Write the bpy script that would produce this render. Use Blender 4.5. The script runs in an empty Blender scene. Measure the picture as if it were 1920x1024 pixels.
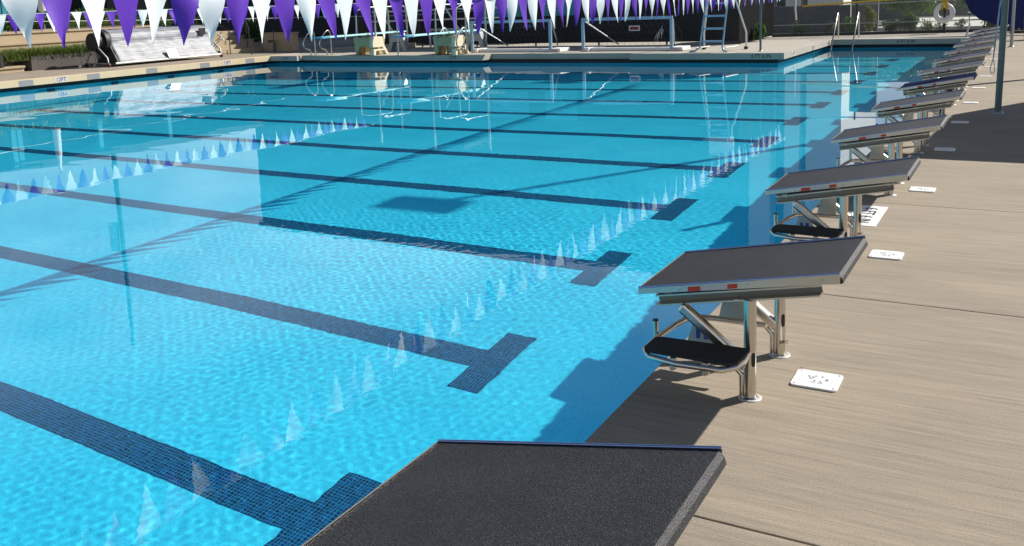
import bpy, bmesh, math, random
import numpy as np
from mathutils import Vector, Matrix, Euler

random.seed(7)
sc = bpy.context.scene
C = sc.collection
S = 2.134                      # lane spacing, 7 ft
WZ = -0.29                     # water level below the deck

# ------------------------------------------------------------------ camera
f, pitch, yaw, roll = 1742.3858, .1573, .5141, -.0366
cp, sp, cy, sy = math.cos(pitch), math.sin(pitch), math.cos(yaw), math.sin(yaw)
fw = Vector((-sy * cp, cy * cp, -sp)); rt = Vector((cy, sy, 0)); up = rt.cross(fw)
cr, sr = math.cos(roll), math.sin(roll)
r2 = cr * rt + sr * up; u2 = -sr * rt + cr * up
cam = bpy.data.cameras.new('camera'); co = bpy.data.objects.new('camera', cam); C.objects.link(co)
M = Matrix((r2, u2, -fw)).transposed().to_4x4(); M.translation = Vector((.6677 * S, 0, .7784 * S))
co.matrix_world = M
cam.sensor_width = 36; cam.lens = f / 1920 * 36; cam.shift_y = -233.4977 / 1920
cam.clip_start = .05; cam.clip_end = 2000
sc.camera = co

# ------------------------------------------------------------------ light
SUN_EL, SUN_AZ = math.radians(36.5), math.radians(36.5)     # azimuth from +Y towards +X
sd = Vector((math.sin(SUN_AZ) * math.cos(SUN_EL), math.cos(SUN_AZ) * math.cos(SUN_EL), math.sin(SUN_EL)))
w = bpy.data.worlds.new('World'); sc.world = w; w.use_nodes = True
wn, wl = w.node_tree.nodes, w.node_tree.links
sky = wn.new('ShaderNodeTexSky'); sky.sky_type = 'NISHITA'; sky.sun_disc = False
sky.sun_elevation = SUN_EL; sky.sun_rotation = SUN_AZ
sky.air_density = 1.0; sky.dust_density = .7; sky.ozone_density = 2.0
# thin bright clouds low in the sky, on the side away from the sun
wtc = wn.new('ShaderNodeTexCoord'); wsx = wn.new('ShaderNodeSeparateXYZ'); wl.new(wtc.outputs['Generated'], wsx.inputs[0])
def wmr(src, a, b_, c_, d_):
    q = wn.new('ShaderNodeMapRange'); q.interpolation_type = 'SMOOTHSTEP'; q.inputs[1].default_value = a; q.inputs[2].default_value = b_; q.inputs[3].default_value = c_; q.inputs[4].default_value = d_
    wl.new(src, q.inputs[0]); return q.outputs[0]
def wmul(a, b_):
    q = wn.new('ShaderNodeMath'); q.operation = 'MULTIPLY'; wl.new(a, q.inputs[0]); wl.new(b_, q.inputs[1]); return q.outputs[0]
wmp = wn.new('ShaderNodeMapping'); wmp.inputs['Scale'].default_value = (1, 1, 2.6); wl.new(wtc.outputs['Generated'], wmp.inputs[0])
wnz = wn.new('ShaderNodeTexNoise'); wnz.inputs['Scale'].default_value = 3.4; wnz.inputs['Detail'].default_value = 6; wl.new(wmp.outputs[0], wnz.inputs['Vector'])
cl_ = wmul(wmr(wnz.outputs['Fac'], .36, .60, .25, 1), wmul(wmr(wsx.outputs[2], .02, .10, .5, 1), wmr(wsx.outputs[2], .22, .46, 1, 0)))
wmx = wn.new('ShaderNodeMix'); wmx.data_type = 'RGBA'; wl.new(cl_, wmx.inputs[0]); wl.new(sky.outputs[0], wmx.inputs[6]); wmx.inputs[7].default_value = (9.6, 10.3, 11.2, 1)
wl.new(wmx.outputs[2], wn['Background'].inputs[0]); wn['Background'].inputs[1].default_value = .058
L = bpy.data.lights.new('sun', 'SUN'); L.energy = 5.0; L.angle = math.radians(.5); L.color = (1, .95, .87)
lo = bpy.data.objects.new('sun', L); C.objects.link(lo); lo.rotation_euler = (-sd).to_track_quat('-Z', 'Y').to_euler()
lo.location = (10, 10, 20)
L.cycles.is_caustics_light = True
sc.cycles.caustics_refractive = True
sc.view_settings.view_transform = 'Standard'; sc.view_settings.look = 'None'
sc.view_settings.exposure = 0.52; sc.view_settings.gamma = 1
sc.cycles.sample_clamp_direct = 8; sc.cycles.sample_clamp_indirect = 5; sc.cycles.max_bounces = 10; sc.cycles.transparent_max_bounces = 12

# ------------------------------------------------------------------ materials
def nmat(name):
    m = bpy.data.materials.new(name); m.use_nodes = True
    return m, m.node_tree.nodes, m.node_tree.links, m.node_tree.nodes['Principled BSDF']
MATS = {}
def mat(name, col, rough=.6, metal=0.0, var=.12, scale=6.0, bump=0.0, spec=.5, stretch=(1, 1, 1), bscale=None, trans=0):
    """plain surface with noise variation of its colour and an optional fine bump"""
    if name in MATS: return MATS[name]
    m, n, l, p = nmat(name)
    p.inputs['Roughness'].default_value = rough; p.inputs['Metallic'].default_value = metal
    p.inputs['Specular IOR Level'].default_value = spec
    tc = n.new('ShaderNodeTexCoord'); mp = n.new('ShaderNodeMapping'); mp.inputs['Scale'].default_value = stretch
    l.new(tc.outputs['Object'], mp.inputs[0])
    nz = n.new('ShaderNodeTexNoise'); nz.inputs['Scale'].default_value = scale; nz.inputs['Detail'].default_value = 5
    l.new(mp.outputs[0], nz.inputs['Vector'])
    mx = n.new('ShaderNodeMix'); mx.data_type = 'RGBA'
    a = [c * (1 - var) for c in col]; b = [min(1, c * (1 + var)) for c in col]
    mx.inputs[6].default_value = (*a, 1); mx.inputs[7].default_value = (*b, 1)
    l.new(nz.outputs['Fac'], mx.inputs[0]); l.new(mx.outputs[2], p.inputs['Base Color'])
    if bump:
        nb = n.new('ShaderNodeTexNoise'); nb.inputs['Scale'].default_value = bscale or scale * 8; nb.inputs['Detail'].default_value = 4
        l.new(mp.outputs[0], nb.inputs['Vector'])
        bp = n.new('ShaderNodeBump'); bp.inputs['Distance'].default_value = bump; bp.inputs['Strength'].default_value = .8
        l.new(nb.outputs['Fac'], bp.inputs['Height']); l.new(bp.outputs[0], p.inputs['Normal'])
    if trans:
        out = n['Material Output']; tr = n.new('ShaderNodeBsdfTranslucent'); ms = n.new('ShaderNodeMixShader')
        ms.inputs[0].default_value = trans; l.new(mx.outputs[2], tr.inputs[0])
        l.new(p.outputs[0], ms.inputs[1]); l.new(tr.outputs[0], ms.inputs[2]); l.new(ms.outputs[0], out.inputs[0])
    MATS[name] = m
    return m

def ramp(n, l, fac, stops):
    r = n.new('ShaderNodeValToRGB'); e = r.color_ramp.elements
    while len(e) < len(stops): e.new(.5)
    for i, (p, c) in enumerate(stops): e[i].position = p; e[i].color = (*c, 1)
    l.new(fac, r.inputs[0]); return r.outputs[0]

def concrete():
    m, n, l, p = nmat('broom_concrete')
    tc = n.new('ShaderNodeTexCoord')
    def noise(sx, sy_, sc_, det, rg=.6):
        mp = n.new('ShaderNodeMapping'); mp.inputs['Scale'].default_value = (sx, sy_, 1); l.new(tc.outputs['Object'], mp.inputs[0])
        z = n.new('ShaderNodeTexNoise'); z.inputs['Scale'].default_value = sc_; z.inputs['Detail'].default_value = det
        z.inputs['Roughness'].default_value = rg; l.new(mp.outputs[0], z.inputs['Vector']); return z.outputs['Fac']
    streak = noise(1.1, 120, 3.0, 7, .78); blot = noise(.5, 1.6, 1.3, 5); fine = noise(1, 1, 160, 3); streak2 = noise(.5, 14, 2.1, 4)
    c1 = ramp(n, l, streak, [(.30, (.150, .122, .090)), (.50, (.292, .247, .192)), (.72, (.42, .362, .286))])
    c2 = ramp(n, l, blot, [(.3, (.86, .86, .87)), (.7, (1.12, 1.10, 1.06))])
    c3 = ramp(n, l, streak2, [(.35, (.90, .90, .91)), (.65, (1.10, 1.10, 1.09))])
    vs_ = n.new('ShaderNodeTexVoronoi'); vs_.inputs['Scale'].default_value = 2.3; l.new(tc.outputs['Object'], vs_.inputs['Vector'])
    c5 = ramp(n, l, vs_.outputs['Distance'], [(.010, (.35, .33, .32)), (.022, (1, 1, 1))])
    c4 = ramp(n, l, fine, [(.3, (.80, .80, .80)), (.7, (1.2, 1.2, 1.2))])
    def mul(a, b):
        x = n.new('ShaderNodeMix'); x.data_type = 'RGBA'; x.blend_type = 'MULTIPLY'; x.inputs[0].default_value = 1
        l.new(a, x.inputs[6]); l.new(b, x.inputs[7]); return x.outputs[2]
    l.new(mul(mul(mul(mul(c1, c2), c3), c4), c5), p.inputs['Base Color'])
    p.inputs['Roughness'].default_value = .85; p.inputs['Specular IOR Level'].default_value = .3
    bp = n.new('ShaderNodeBump'); bp.inputs['Distance'].default_value = .003; bp.inputs['Strength'].default_value = .7
    l.new(streak, bp.inputs['Height']); l.new(bp.outputs[0], p.inputs['Normal'])
    return m

def grit(name, base, glint):
    m, n, l, p = nmat(name)
    tc = n.new('ShaderNodeTexCoord')
    z = n.new('ShaderNodeTexNoise'); z.inputs['Scale'].default_value = 430; z.inputs['Detail'].default_value = 1; l.new(tc.outputs['Object'], z.inputs['Vector'])
    z2 = n.new('ShaderNodeTexNoise'); z2.inputs['Scale'].default_value = 6; z2.inputs['Detail'].default_value = 5; l.new(tc.outputs['Object'], z2.inputs['Vector'])
    v = n.new('ShaderNodeTexVoronoi'); v.inputs['Scale'].default_value = 330; l.new(tc.outputs['Object'], v.inputs['Vector'])
    c1 = ramp(n, l, z.outputs['Fac'], [(.36, tuple(c * .45 for c in base)), (.55, base), (.70, glint)])
    c2 = ramp(n, l, z2.outputs['Fac'], [(.3, (.85, .85, .85)), (.7, (1.2, 1.2, 1.2))])
    x = n.new('ShaderNodeMix'); x.data_type = 'RGBA'; x.blend_type = 'MULTIPLY'; x.inputs[0].default_value = 1
    l.new(c1, x.inputs[6]); l.new(c2, x.inputs[7]); l.new(x.outputs[2], p.inputs['Base Color'])
    p.inputs['Roughness'].default_value = .55; p.inputs['Specular IOR Level'].default_value = .35
    bp = n.new('ShaderNodeBump'); bp.inputs['Distance'].default_value = .0012; bp.inputs['Strength'].default_value = .9
    l.new(v.outputs['Distance'], bp.inputs['Height']); l.new(bp.outputs[0], p.inputs['Normal'])
    return m

def mosaic(name, cols, grout, pitch_, gw=.12):
    m, n, l, p = nmat(name)
    tc = n.new('ShaderNodeTexCoord'); mp = n.new('ShaderNodeMapping')
    mp.inputs['Scale'].default_value = (1 / pitch_,) * 3; l.new(tc.outputs['Object'], mp.inputs[0])
    fl = n.new('ShaderNodeVectorMath'); fl.operation = 'FLOOR'; l.new(mp.outputs[0], fl.inputs[0])
    wn_ = n.new('ShaderNodeTexWhiteNoise'); wn_.noise_dimensions = '2D'; l.new(fl.outputs[0], wn_.inputs['Vector'])
    col = ramp(n, l, wn_.outputs['Value'], cols)
    fr = n.new('ShaderNodeVectorMath'); fr.operation = 'FRACTION'; l.new(mp.outputs[0], fr.inputs[0])
    sx = n.new('ShaderNodeSeparateXYZ'); l.new(fr.outputs[0], sx.inputs[0])
    def lt(o):
        q = n.new('ShaderNodeMath'); q.operation = 'LESS_THAN'; q.inputs[1].default_value = gw; l.new(o, q.inputs[0]); return q.outputs[0]
    mxm = n.new('ShaderNodeMath'); mxm.operation = 'MAXIMUM'; l.new(lt(sx.outputs[0]), mxm.inputs[0]); l.new(lt(sx.outputs[1]), mxm.inputs[1])
    x = n.new('ShaderNodeMix'); x.data_type = 'RGBA'; l.new(mxm.outputs[0], x.inputs[0]); l.new(col, x.inputs[6]); x.inputs[7].default_value = (*grout, 1)
    l.new(x.outputs[2], p.inputs['Base Color']); p.inputs['Roughness'].default_value = .6; p.inputs['Specular IOR Level'].default_value = .1
    return m

def plaster():
    m, n, l, p = nmat('pool_plaster')
    tc = n.new('ShaderNodeTexCoord')
    z = n.new('ShaderNodeTexNoise'); z.inputs['Scale'].default_value = 1.1; z.inputs['Detail'].default_value = 6; l.new(tc.outputs['Object'], z.inputs['Vector'])
    z2 = n.new('ShaderNodeTexNoise'); z2.inputs['Scale'].default_value = 60; z2.inputs['Detail'].default_value = 4; l.new(tc.outputs['Object'], z2.inputs['Vector'])
    c = ramp(n, l, z.outputs['Fac'], [(.3, (.032, .59, .815)), (.7, (.042, .66, .88))])
    c2 = ramp(n, l, z2.outputs['Fac'], [(.35, (.86, .88, .9)), (.65, (1.12, 1.1, 1.08))])
    x = n.new('ShaderNodeMix'); x.data_type = 'RGBA'; x.blend_type = 'MULTIPLY'; x.inputs[0].default_value = 1
    l.new(c, x.inputs[6]); l.new(c2, x.inputs[7]); l.new(x.outputs[2], p.inputs['Base Color'])
    p.inputs['Roughness'].default_value = .8; p.inputs['Specular IOR Level'].default_value = .2
    return m

def water_mat():
    m = bpy.data.materials.new('pool_water'); m.use_nodes = True; nt = m.node_tree; nt.nodes.clear()
    o = nt.nodes.new('ShaderNodeOutputMaterial'); g = nt.nodes.new('ShaderNodeBsdfGlass')
    g.inputs['IOR'].default_value = 1.333; g.inputs['Roughness'].default_value = 0; g.inputs['Color'].default_value = (.97, 1, 1, 1)
    nt.links.new(g.outputs[0], o.inputs[0])
    return m

CONC = concrete()
GRIT = grit('black_grit', (.013, .0135, .016), (.10, .10, .112))
GRIT_SHADE = grit('shaded_grit', (.004, .007, .035), (.012, .018, .07)); GRIT_SHADE.node_tree.nodes['Principled BSDF'].inputs['Specular IOR Level'].default_value = .02; GRIT_SHADE.node_tree.nodes['Principled BSDF'].inputs['Roughness'].default_value = .9
STEEL = mat('stainless_steel', (.62, .58, .52), .22, 1.0, var=.08, scale=5, bump=.0004, bscale=40)
STEELB = mat('brushed_steel', (.60, .56, .49), .34, 1.0, var=.10, scale=4, bump=.0003, bscale=60)
TRIM = mat('sky_tinted_trim', (.34, .42, .66), .22, .9, var=.08)  # blue of the reflected sky is tinted into the metal
FLANGE = mat('pale_flange', (.52, .52, .50), .45, .2)
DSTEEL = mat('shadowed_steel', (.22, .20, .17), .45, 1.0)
BLACK = mat('gap_shade_black', (.012, .012, .014), .55, var=.3)
TREAD = mat('black_tread', (.010, .010, .012), .75, var=.3, scale=60, bump=.0008, bscale=300)
WPLAST = mat('white_plastic', (.78, .78, .76), .35, var=.04)
WPLATE = mat('white_plate', (.80, .80, .79), .4, var=.05, scale=9)
GREYINK = mat('grey_print', (.22, .22, .23), .6, var=.1)
LIGHTINK = mat('pale_grey_print', (.50, .50, .51), .6, var=.1)
INK = mat('black_print', (.03, .03, .035), .6, var=.1)
BLUEINK = mat('blue_print', (.03, .04, .30), .5, var=.1)
RED = mat('red_sticker', (.50, .035, .015), .45, var=.15)
TAN = mat('tan_coping', (.55, .43, .27), .8, var=.10, scale=4, bump=.001)
PALE = mat('pale_concrete', (.38, .345, .29), .85, var=.14, scale=1.2, bump=.002)
TAGTILE = mat('cream_tile', (.56, .49, .38), .6, var=.08)
GREYTILE = mat('grey_tile', (.24, .235, .24), .5, var=.15, scale=30)
TERRACE = mat('terrace_concrete', (.37, .29, .19), .85, var=.12, scale=1.5, bump=.002)
PLANTER = mat('planter_steel', (.085, .070, .062), .7, var=.2, scale=3)
PURPLE = mat('purple_vinyl', (.125, .030, .45), .4, var=.10, scale=8, trans=.25)
WHITEF = mat('white_vinyl', (.84, .86, .86), .4, var=.05, scale=8, trans=.22)
ROPE = mat('white_cord', (.65, .66, .66), .7, var=.1)
ROPEB = mat('blue_cord', (.30, .38, .50), .7, var=.1)
NAVY = mat('navy_canvas', (.012, .018, .11), .8, var=.2, scale=4, bump=.002, trans=.1)
DARKM = mat('dark_mesh_screen', (.012, .013, .015), .8, var=.3, scale=3)
DARKP = mat('dark_paint', (.02, .02, .022), .5, var=.2)
GALV = mat('galvanised_steel', (.34, .37, .38), .45, .6, var=.12, scale=10)
POLEM = mat('green_grey_pole', (.10, .16, .17), .4, .4, var=.15, scale=10)
WSTEEL = mat('white_painted_steel', (.66, .66, .62), .4, var=.08)
ALU = mat('sky_tinted_aluminium', (.24, .37, .50), .4, .25, var=.1)  # blue sky reflected in shade is put into the base colour
FLOAT = mat('white_foam_float', (.74, .74, .72), .7, var=.06, scale=5)
BOARD = mat('aqua_board', (.42, .74, .74), .6, var=.06)
BOARDB = mat('blue_board', (.05, .30, .45), .6, var=.1)
BEIGE = mat('beige_fibreglass', (.70, .62, .46), .55, var=.08)
SHADEBEIGE = mat('shaded_beige_fibreglass', (.46, .40, .22), .6, var=.08)  # beige with the pedestal's shade put into its colour
SILVER = mat('silver_cover', (.21, .22, .245), .5, 0.0, var=.42, scale=1.5, stretch=(3, .35, 7), bump=.03, bscale=2.2)
FACADE = mat('dark_facade', (.045, .050, .055), .6, var=.2, scale=.4)
FACADE2 = mat('pale_facade', (.78, .74, .64), .8, var=.08, scale=.5)
GLASSD = mat('dark_window', (.012, .018, .022), .12, var=.3, scale=1)
TEAL = mat('teal_paint', (.02, .20, .26), .5, var=.1)
BRICK = mat('tan_block', (.50, .36, .22), .85, var=.12, scale=3, bump=.002)
MORTAR = mat('mortar', (.28, .21, .14), .9)
YEL = mat('yellow_paint', (.62, .40, .02), .5, var=.1)
YROPE = mat('yellow_rope', (.70, .42, .02), .7, var=.25, scale=40)
LIGHTWALL = mat('light_paving', (.50, .50, .46), .85, var=.12, scale=.6)
GROUND = mat('gravel_ground', (.16, .155, .14), .9, var=.25, scale=2.5, bump=.01)
FOLG = mat('bright_foliage', (.075, .14, .016), .6, var=.45, scale=5, trans=.3)
FOLD = mat('deep_foliage', (.035, .085, .015), .6, var=.5, scale=3, trans=.25)
FOLY = mat('yellow_foliage', (.20, .20, .02), .6, var=.45, scale=5, trans=.3)
BARK = mat('bark', (.12, .09, .06), .9, var=.3, scale=20)
GRASSM = mat('grass_blades', (.11, .165, .025), .6, var=.5, scale=3, trans=.3)
DISC = mat('orange_plastic', (.55, .16, .02), .5)
WATER = water_mat()
PLAST = plaster()
LANE = mosaic('lane_mosaic', [(.0, (.001, .014, .10)), (.5, (.002, .030, .16)), (1.0, (.003, .065, .26))], (.015, .24, .28), .0265, .17)

# ------------------------------------------------------------------ mesh helpers
class MB:
    def __init__(s): s.v = []; s.f = []; s.mi = []; s.mats = []; s.cur = 0; s.sm = []
    def use(s, m):
        if m not in s.mats: s.mats.append(m)
        s.cur = s.mats.index(m); return s
    def add(s, vs, fs, smooth=False):
        b = len(s.v); s.v += [tuple(p) for p in vs]; s.f += [tuple(b + i for i in q) for q in fs]
        s.mi += [s.cur] * len(fs); s.sm += [smooth] * len(fs); return s
    def box(s, x0, x1, y0, y1, z0, z1):
        s.add([(x0, y0, z0), (x1, y0, z0), (x1, y1, z0), (x0, y1, z0), (x0, y0, z1), (x1, y0, z1), (x1, y1, z1), (x0, y1, z1)],
              [(0, 3, 2, 1), (4, 5, 6, 7), (0, 1, 5, 4), (1, 2, 6, 5), (2, 3, 7, 6), (3, 0, 4, 7)]); return s
    def beam(s, a, b, w_, h, upv=(0, 0, 1)):
        a, b = Vector(a), Vector(b); d = (b - a).normalized(); u = Vector(upv)
        if abs(d.dot(u)) > .99: u = Vector((0, 1, 0))
        r = d.cross(u).normalized(); u = r.cross(d); r = r * w_ / 2; u = u * h / 2
        s.add([a - r - u, a + r - u, a + r + u, a - r + u, b - r - u, b + r - u, b + r + u, b - r + u],
              [(0, 3, 2, 1), (4, 5, 6, 7), (0, 1, 5, 4), (1, 2, 6, 5), (2, 3, 7, 6), (3, 0, 4, 7)]); return s
    def tube(s, pts, r, seg=12, closed=False, caps=True):
        pts = [Vector(p) for p in pts]; n = len(pts); rr = r if isinstance(r, (list, tuple)) else [r] * n
        T = []
        for i in range(n):
            if closed: t = pts[(i + 1) % n] - pts[i - 1]
            else: t = pts[min(i + 1, n - 1)] - pts[max(i - 1, 0)]
            T.append(t.normalized())
        ref = Vector((0, 0, 1)) if abs(T[0].z) < .9 else Vector((1, 0, 0))
        u = (ref - T[0] * ref.dot(T[0])).normalized(); rings = []
        for i in range(n):
            u = (u - T[i] * u.dot(T[i])).normalized(); v = T[i].cross(u)
            rings.append([pts[i] + (u * math.cos(a) + v * math.sin(a)) * rr[i] for a in [2 * math.pi * k / seg for k in range(seg)]])
        vs = [p for q in rings for p in q]; fs = []
        for i in range(n if closed else n - 1):
            j = (i + 1) % n
            for k in range(seg): fs.append((i * seg + k, i * seg + (k + 1) % seg, j * seg + (k + 1) % seg, j * seg + k))
        s.add(vs, fs, True)
        if caps and not closed:
            s.add(rings[0], [tuple(reversed(range(seg)))]); s.add(rings[-1], [tuple(range(seg))])
        return s
    def prism(s, poly, axis, a, b):
        """extrude a 2D polygon along axis ('x','y','z') from a to b"""
        def P(q, t): return {'x': (t, q[0], q[1]), 'y': (q[0], t, q[1]), 'z': (q[0], q[1], t)}[axis]
        n = len(poly); vs = [P(q, a) for q in poly] + [P(q, b) for q in poly]
        fs = [tuple(range(n)), tuple(reversed(range(n, 2 * n)))] + [(i, n + i, n + (i + 1) % n, (i + 1) % n) for i in range(n)]
        return s.add(vs, fs)
    def quad(s, a, b, c, d): return s.add([a, b, c, d], [(0, 1, 2, 3)])
    def build(s, name, m=None, parent=None, bevel=0, loc=None):
        me = bpy.data.meshes.new(name); me.from_pydata(s.v, [], s.f)
        for mm in (s.mats if s.mats else [m]): me.materials.append(mm)
        if s.mats: me.polygons.foreach_set('material_index', s.mi)
        me.polygons.foreach_set('use_smooth', s.sm)
        bm = bmesh.new(); bm.from_mesh(me); bmesh.ops.recalc_face_normals(bm, faces=bm.faces); bm.to_mesh(me); bm.free()
        o = bpy.data.objects.new(name, me); C.objects.link(o)
        if parent: o.parent = parent
        if loc: o.location = loc
        if bevel:
            b = o.modifiers.new('bevel', 'BEVEL'); b.width = bevel; b.segments = 2; b.limit_method = 'ANGLE'; b.angle_limit = math.radians(40)
        return o

def thing(name, label, cat, loc=(0, 0, 0), rz=0, group=None):
    o = bpy.data.objects.new(name, None); C.objects.link(o); o.location = loc; o.rotation_euler = (0, 0, rz); o.empty_display_size = .2
    return tag(o, label, cat, group)
def tag(o, label, cat, group=None):
    o['label'] = label; o['category'] = cat
    if group: o['group'] = group
    return o
def struct(o): o['kind'] = 'structure'; return o
def stuff(o): o['kind'] = 'stuff'; return o
def kids(o): return [c for c in bpy.data.objects if c.parent == o]
def dup(o, loc, label, rz=None):
    r = o.copy(); C.objects.link(r); r.location = loc; r['label'] = label
    if rz is not None: r.rotation_euler = (0, 0, rz)
    for ch in kids(o):
        c = ch.copy(); C.objects.link(c); c.parent = r
        for g in kids(ch):
            d = g.copy(); C.objects.link(d); d.parent = c
    return r
def text(name, body, size, m, parent, loc, rot, ext=.001, align='CENTER', sx=1):
    cu = bpy.data.curves.new(name, 'FONT'); cu.body = body; cu.size = size; cu.extrude = ext; cu.align_x = align; cu.align_y = 'CENTER'
    cu.offset = size * .012
    o = bpy.data.objects.new(name, cu); C.objects.link(o); o.location = loc; o.rotation_euler = rot; o.scale = (sx, 1, 1)
    cu.materials.append(m)
    dg = bpy.context.evaluated_depsgraph_get(); me = bpy.data.meshes.new_from_object(o.evaluated_get(dg)); me.name = name
    o2 = bpy.data.objects.new(name, me); C.objects.link(o2); o2.location = loc; o2.rotation_euler = rot; o2.scale = (sx, 1, 1)
    bpy.data.objects.remove(o); bpy.data.curves.remove(cu)
    if not me.materials: me.materials.append(m)
    o2.name = name
    if parent: o2.parent = parent
    return o2

# ------------------------------------------------------------------ pool shell
XL, YF, YE, XE, YN = -22.8, 25.74, 32.56, -4.51, -3.2       # left edge, far edge, annex edge, annex side, near wall
OV = .22                                                    # coping overhang past the wall
def depth(x):
    pts = [(0.3, 2.10), (-2, 2.20), (-5, 2.33), (-8.6, 2.62), (-12, 2.82), (-15, 3.08), (-18.7, 3.42), (-23.1, 3.66)]
    for (a, da), (b, db) in zip(pts, pts[1:]):
        if x >= b: return da + (db - da) * (a - x) / (a - b)
    return 3.66
fx = [.22, -2, -4.73, -5, -8.6, -12, -15, -18.7, -23.02]
b = MB()
for a, c in zip(fx, fx[1:]):
    b.quad((c, YN, WZ - depth(c)), (a, YN, WZ - depth(a)), (a, YF + OV, WZ - depth(a)), (c, YF + OV, WZ - depth(c)))
b.quad((-4.73, YF + OV, WZ - depth(-4.73)), (.22, YF + OV, WZ - depth(.22)), (.22, YE + OV, WZ - depth(.22)), (-4.73, YE + OV, WZ - depth(-4.73)))
TOP = -.178
def wall(b, p, q):
    n = 12; P = [(p[0] + (q[0] - p[0]) * i / n, p[1] + (q[1] - p[1]) * i / n) for i in range(n + 1)]
    for u, v in zip(P, P[1:]): b.quad((*u, WZ - depth(u[0]) - .01), (*v, WZ - depth(v[0]) - .01), (*v, TOP), (*u, -.30))
XW = XL - OV
for p, q in [((.22, YN), (.22, YE + OV)), ((.22, YE + OV), (-4.73, YE + OV)), ((-4.73, YE + OV), (-4.73, YF + OV)),
             ((-4.73, YF + OV), (XW, YF + OV)), ((XW, YF + OV), (XW, YN)), ((XW, YN), (.22, YN))]: wall(b, p, q)
gutter_shade = MB()
for p, q in [((.215, YN), (.215, YE + OV)), ((.215, YE + OV - .005), (-4.725, YE + OV - .005)), ((-4.725, YE + OV), (-4.725, YF + OV)), ((-4.725, YF + OV - .005), (XW, YF + OV - .005)), ((XW + .005, YF + OV), (XW + .005, YN))]:
    gutter_shade.quad((*p, -.33), (*q, -.33), (*q, TOP), (*p, TOP))
struct(gutter_shade.build('gutter_shade_strip', mat('gutter_shade_black', (.008, .009, .010), .7)))  # near-black strip paints the overhang's shadow above the waterline
shell = struct(b.build('pool_basin', PLAST)); shell.cycles.is_caustics_receiver = True

YC = lambda k: (.6685 + .2833 / 2 + k) * S
# lane markings laid as sheets on the floor, with a T at each end
def lane(k, x0, x1, te=True):
    b = MB(); y = YC(k); h = .14; e = .006
    xs = sorted({x0, x1} | {x for x in fx if x0 < x < x1})
    for a, c in zip(xs, xs[1:]):
        b.quad((a, y - h, WZ - depth(a) + e), (c, y - h, WZ - depth(c) + e), (c, y + h, WZ - depth(c) + e), (a, y + h, WZ - depth(a) + e))
    for (a, c) in [(x1, x1 + .27)] + ([(x0 - .27, x0)] if te else []):
        b.quad((a, y - .48, WZ - depth(a) + e), (c, y - .48, WZ - depth(c) + e), (c, y + .48, WZ - depth(c) + e), (a, y + .48, WZ - depth(a) + e))
    o = struct(b.build('lane_marking', LANE)); o.cycles.is_caustics_receiver = True
for k in range(0, 12): lane(k, -20.5, -2.33)
lane(12, -4.3, -2.33, False); lane(13, -4.3, -2.33, False)
# cross targets on the two end walls
for k in range(0, 12):
    for X, s_ in ((XW + .006, 1), (.214, -1)):
        b = MB(); y = YC(k)
        b.quad((X, y - .125, WZ - 1.9), (X, y + .125, WZ - 1.9), (X, y + .125, WZ - .42), (X, y - .125, WZ - .42))
        b.quad((X + .003 * s_, y - .4, WZ - .95), (X + .003 * s_, y + .4, WZ - .95), (X + .003 * s_, y + .4, WZ - .70), (X + .003 * s_, y - .4, WZ - .70))
        o = struct(b.build('wall_target_marking', LANE)); o.cycles.is_caustics_receiver = True

# ------------------------------------------------------------------ water: real ripples
def axis(lo, hi, d0, d1, span):
    out = [hi]; x = hi
    while x > lo:
        t = min(1, (hi - x) / span); x -= d0 + (d1 - d0) * t; out.append(max(x, lo))
    return np.array(sorted(set(out)))
def ripples(x0, x1, y0, y1, name):
    def grow(lo, mid, hi, d0, d1):
        out = list(np.arange(lo, mid, d0)); x = mid; n_ = hi - mid
        while x < hi: out.append(x); x += d0 + (d1 - d0) * min(1, (x - mid) / (n_ * .55))
        out.append(hi); return np.array(out)
    xs = np.sort(-grow(-x1, min(5.5, -x0 - .1), -x0, .0165, .10))
    ys = grow(y0, 10.0, y1, .0165, .10) if y0 < 9 else grow(y0, y0 + .1, y1, .08, .10)
    X, Y = np.meshgrid(xs, ys); Z = np.zeros_like(X)
    gx = np.gradient(xs); gy = np.gradient(ys); G = np.maximum(gx[None, :], gy[:, None])
    rng = np.random.RandomState(5)
    # slow modulation so that calm and rippled patches differ
    Mo = .72 + .5 * np.sin(X * .55 + 1.3 * np.sin(Y * .31)) * np.sin(Y * .43 + 1.1 * np.cos(X * .37))
    for lam0, lam1, slope, n_ in ((.054, .080, .0046, 44), (.095, .15, .0022, 22), (.15, .5, .0011, 14), (.5, 2.4, .0015, 12)):
        for i in range(n_):
            a = rng.rand() * 2 * math.pi; lam = lam0 * (lam1 / lam0) ** rng.rand(); k = 2 * math.pi / lam
            A = slope / math.sqrt(n_ / 2) / k
            fade = np.clip((lam / G - 2.6) / 2.0, 0, 1)
            Z += A * fade * np.sin(k * (math.cos(a) * X + math.sin(a) * Y) + rng.rand() * 6.28)
    Z *= Mo
    ny, nx = X.shape; V = np.stack([X, Y, Z + WZ], -1).reshape(-1, 3)
    idx = np.arange(nx * ny).reshape(ny, nx)
    F = np.stack([idx[:-1, :-1], idx[:-1, 1:], idx[1:, 1:], idx[1:, :-1]], -1).reshape(-1, 4)
    me = bpy.data.meshes.new(name); me.vertices.add(len(V)); me.vertices.foreach_set('co', V.ravel())
    me.loops.add(len(F) * 4); me.loops.foreach_set('vertex_index', F.ravel()); me.polygons.add(len(F))
    me.polygons.foreach_set('loop_start', np.arange(0, len(F) * 4, 4)); me.update(calc_edges=True)
    me.polygons.foreach_set('use_smooth', [True] * len(F)); me.materials.append(WATER)
    o = bpy.data.objects.new(name, me); C.objects.link(o); o.cycles.is_caustics_caster = True
    return struct(o)
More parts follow.
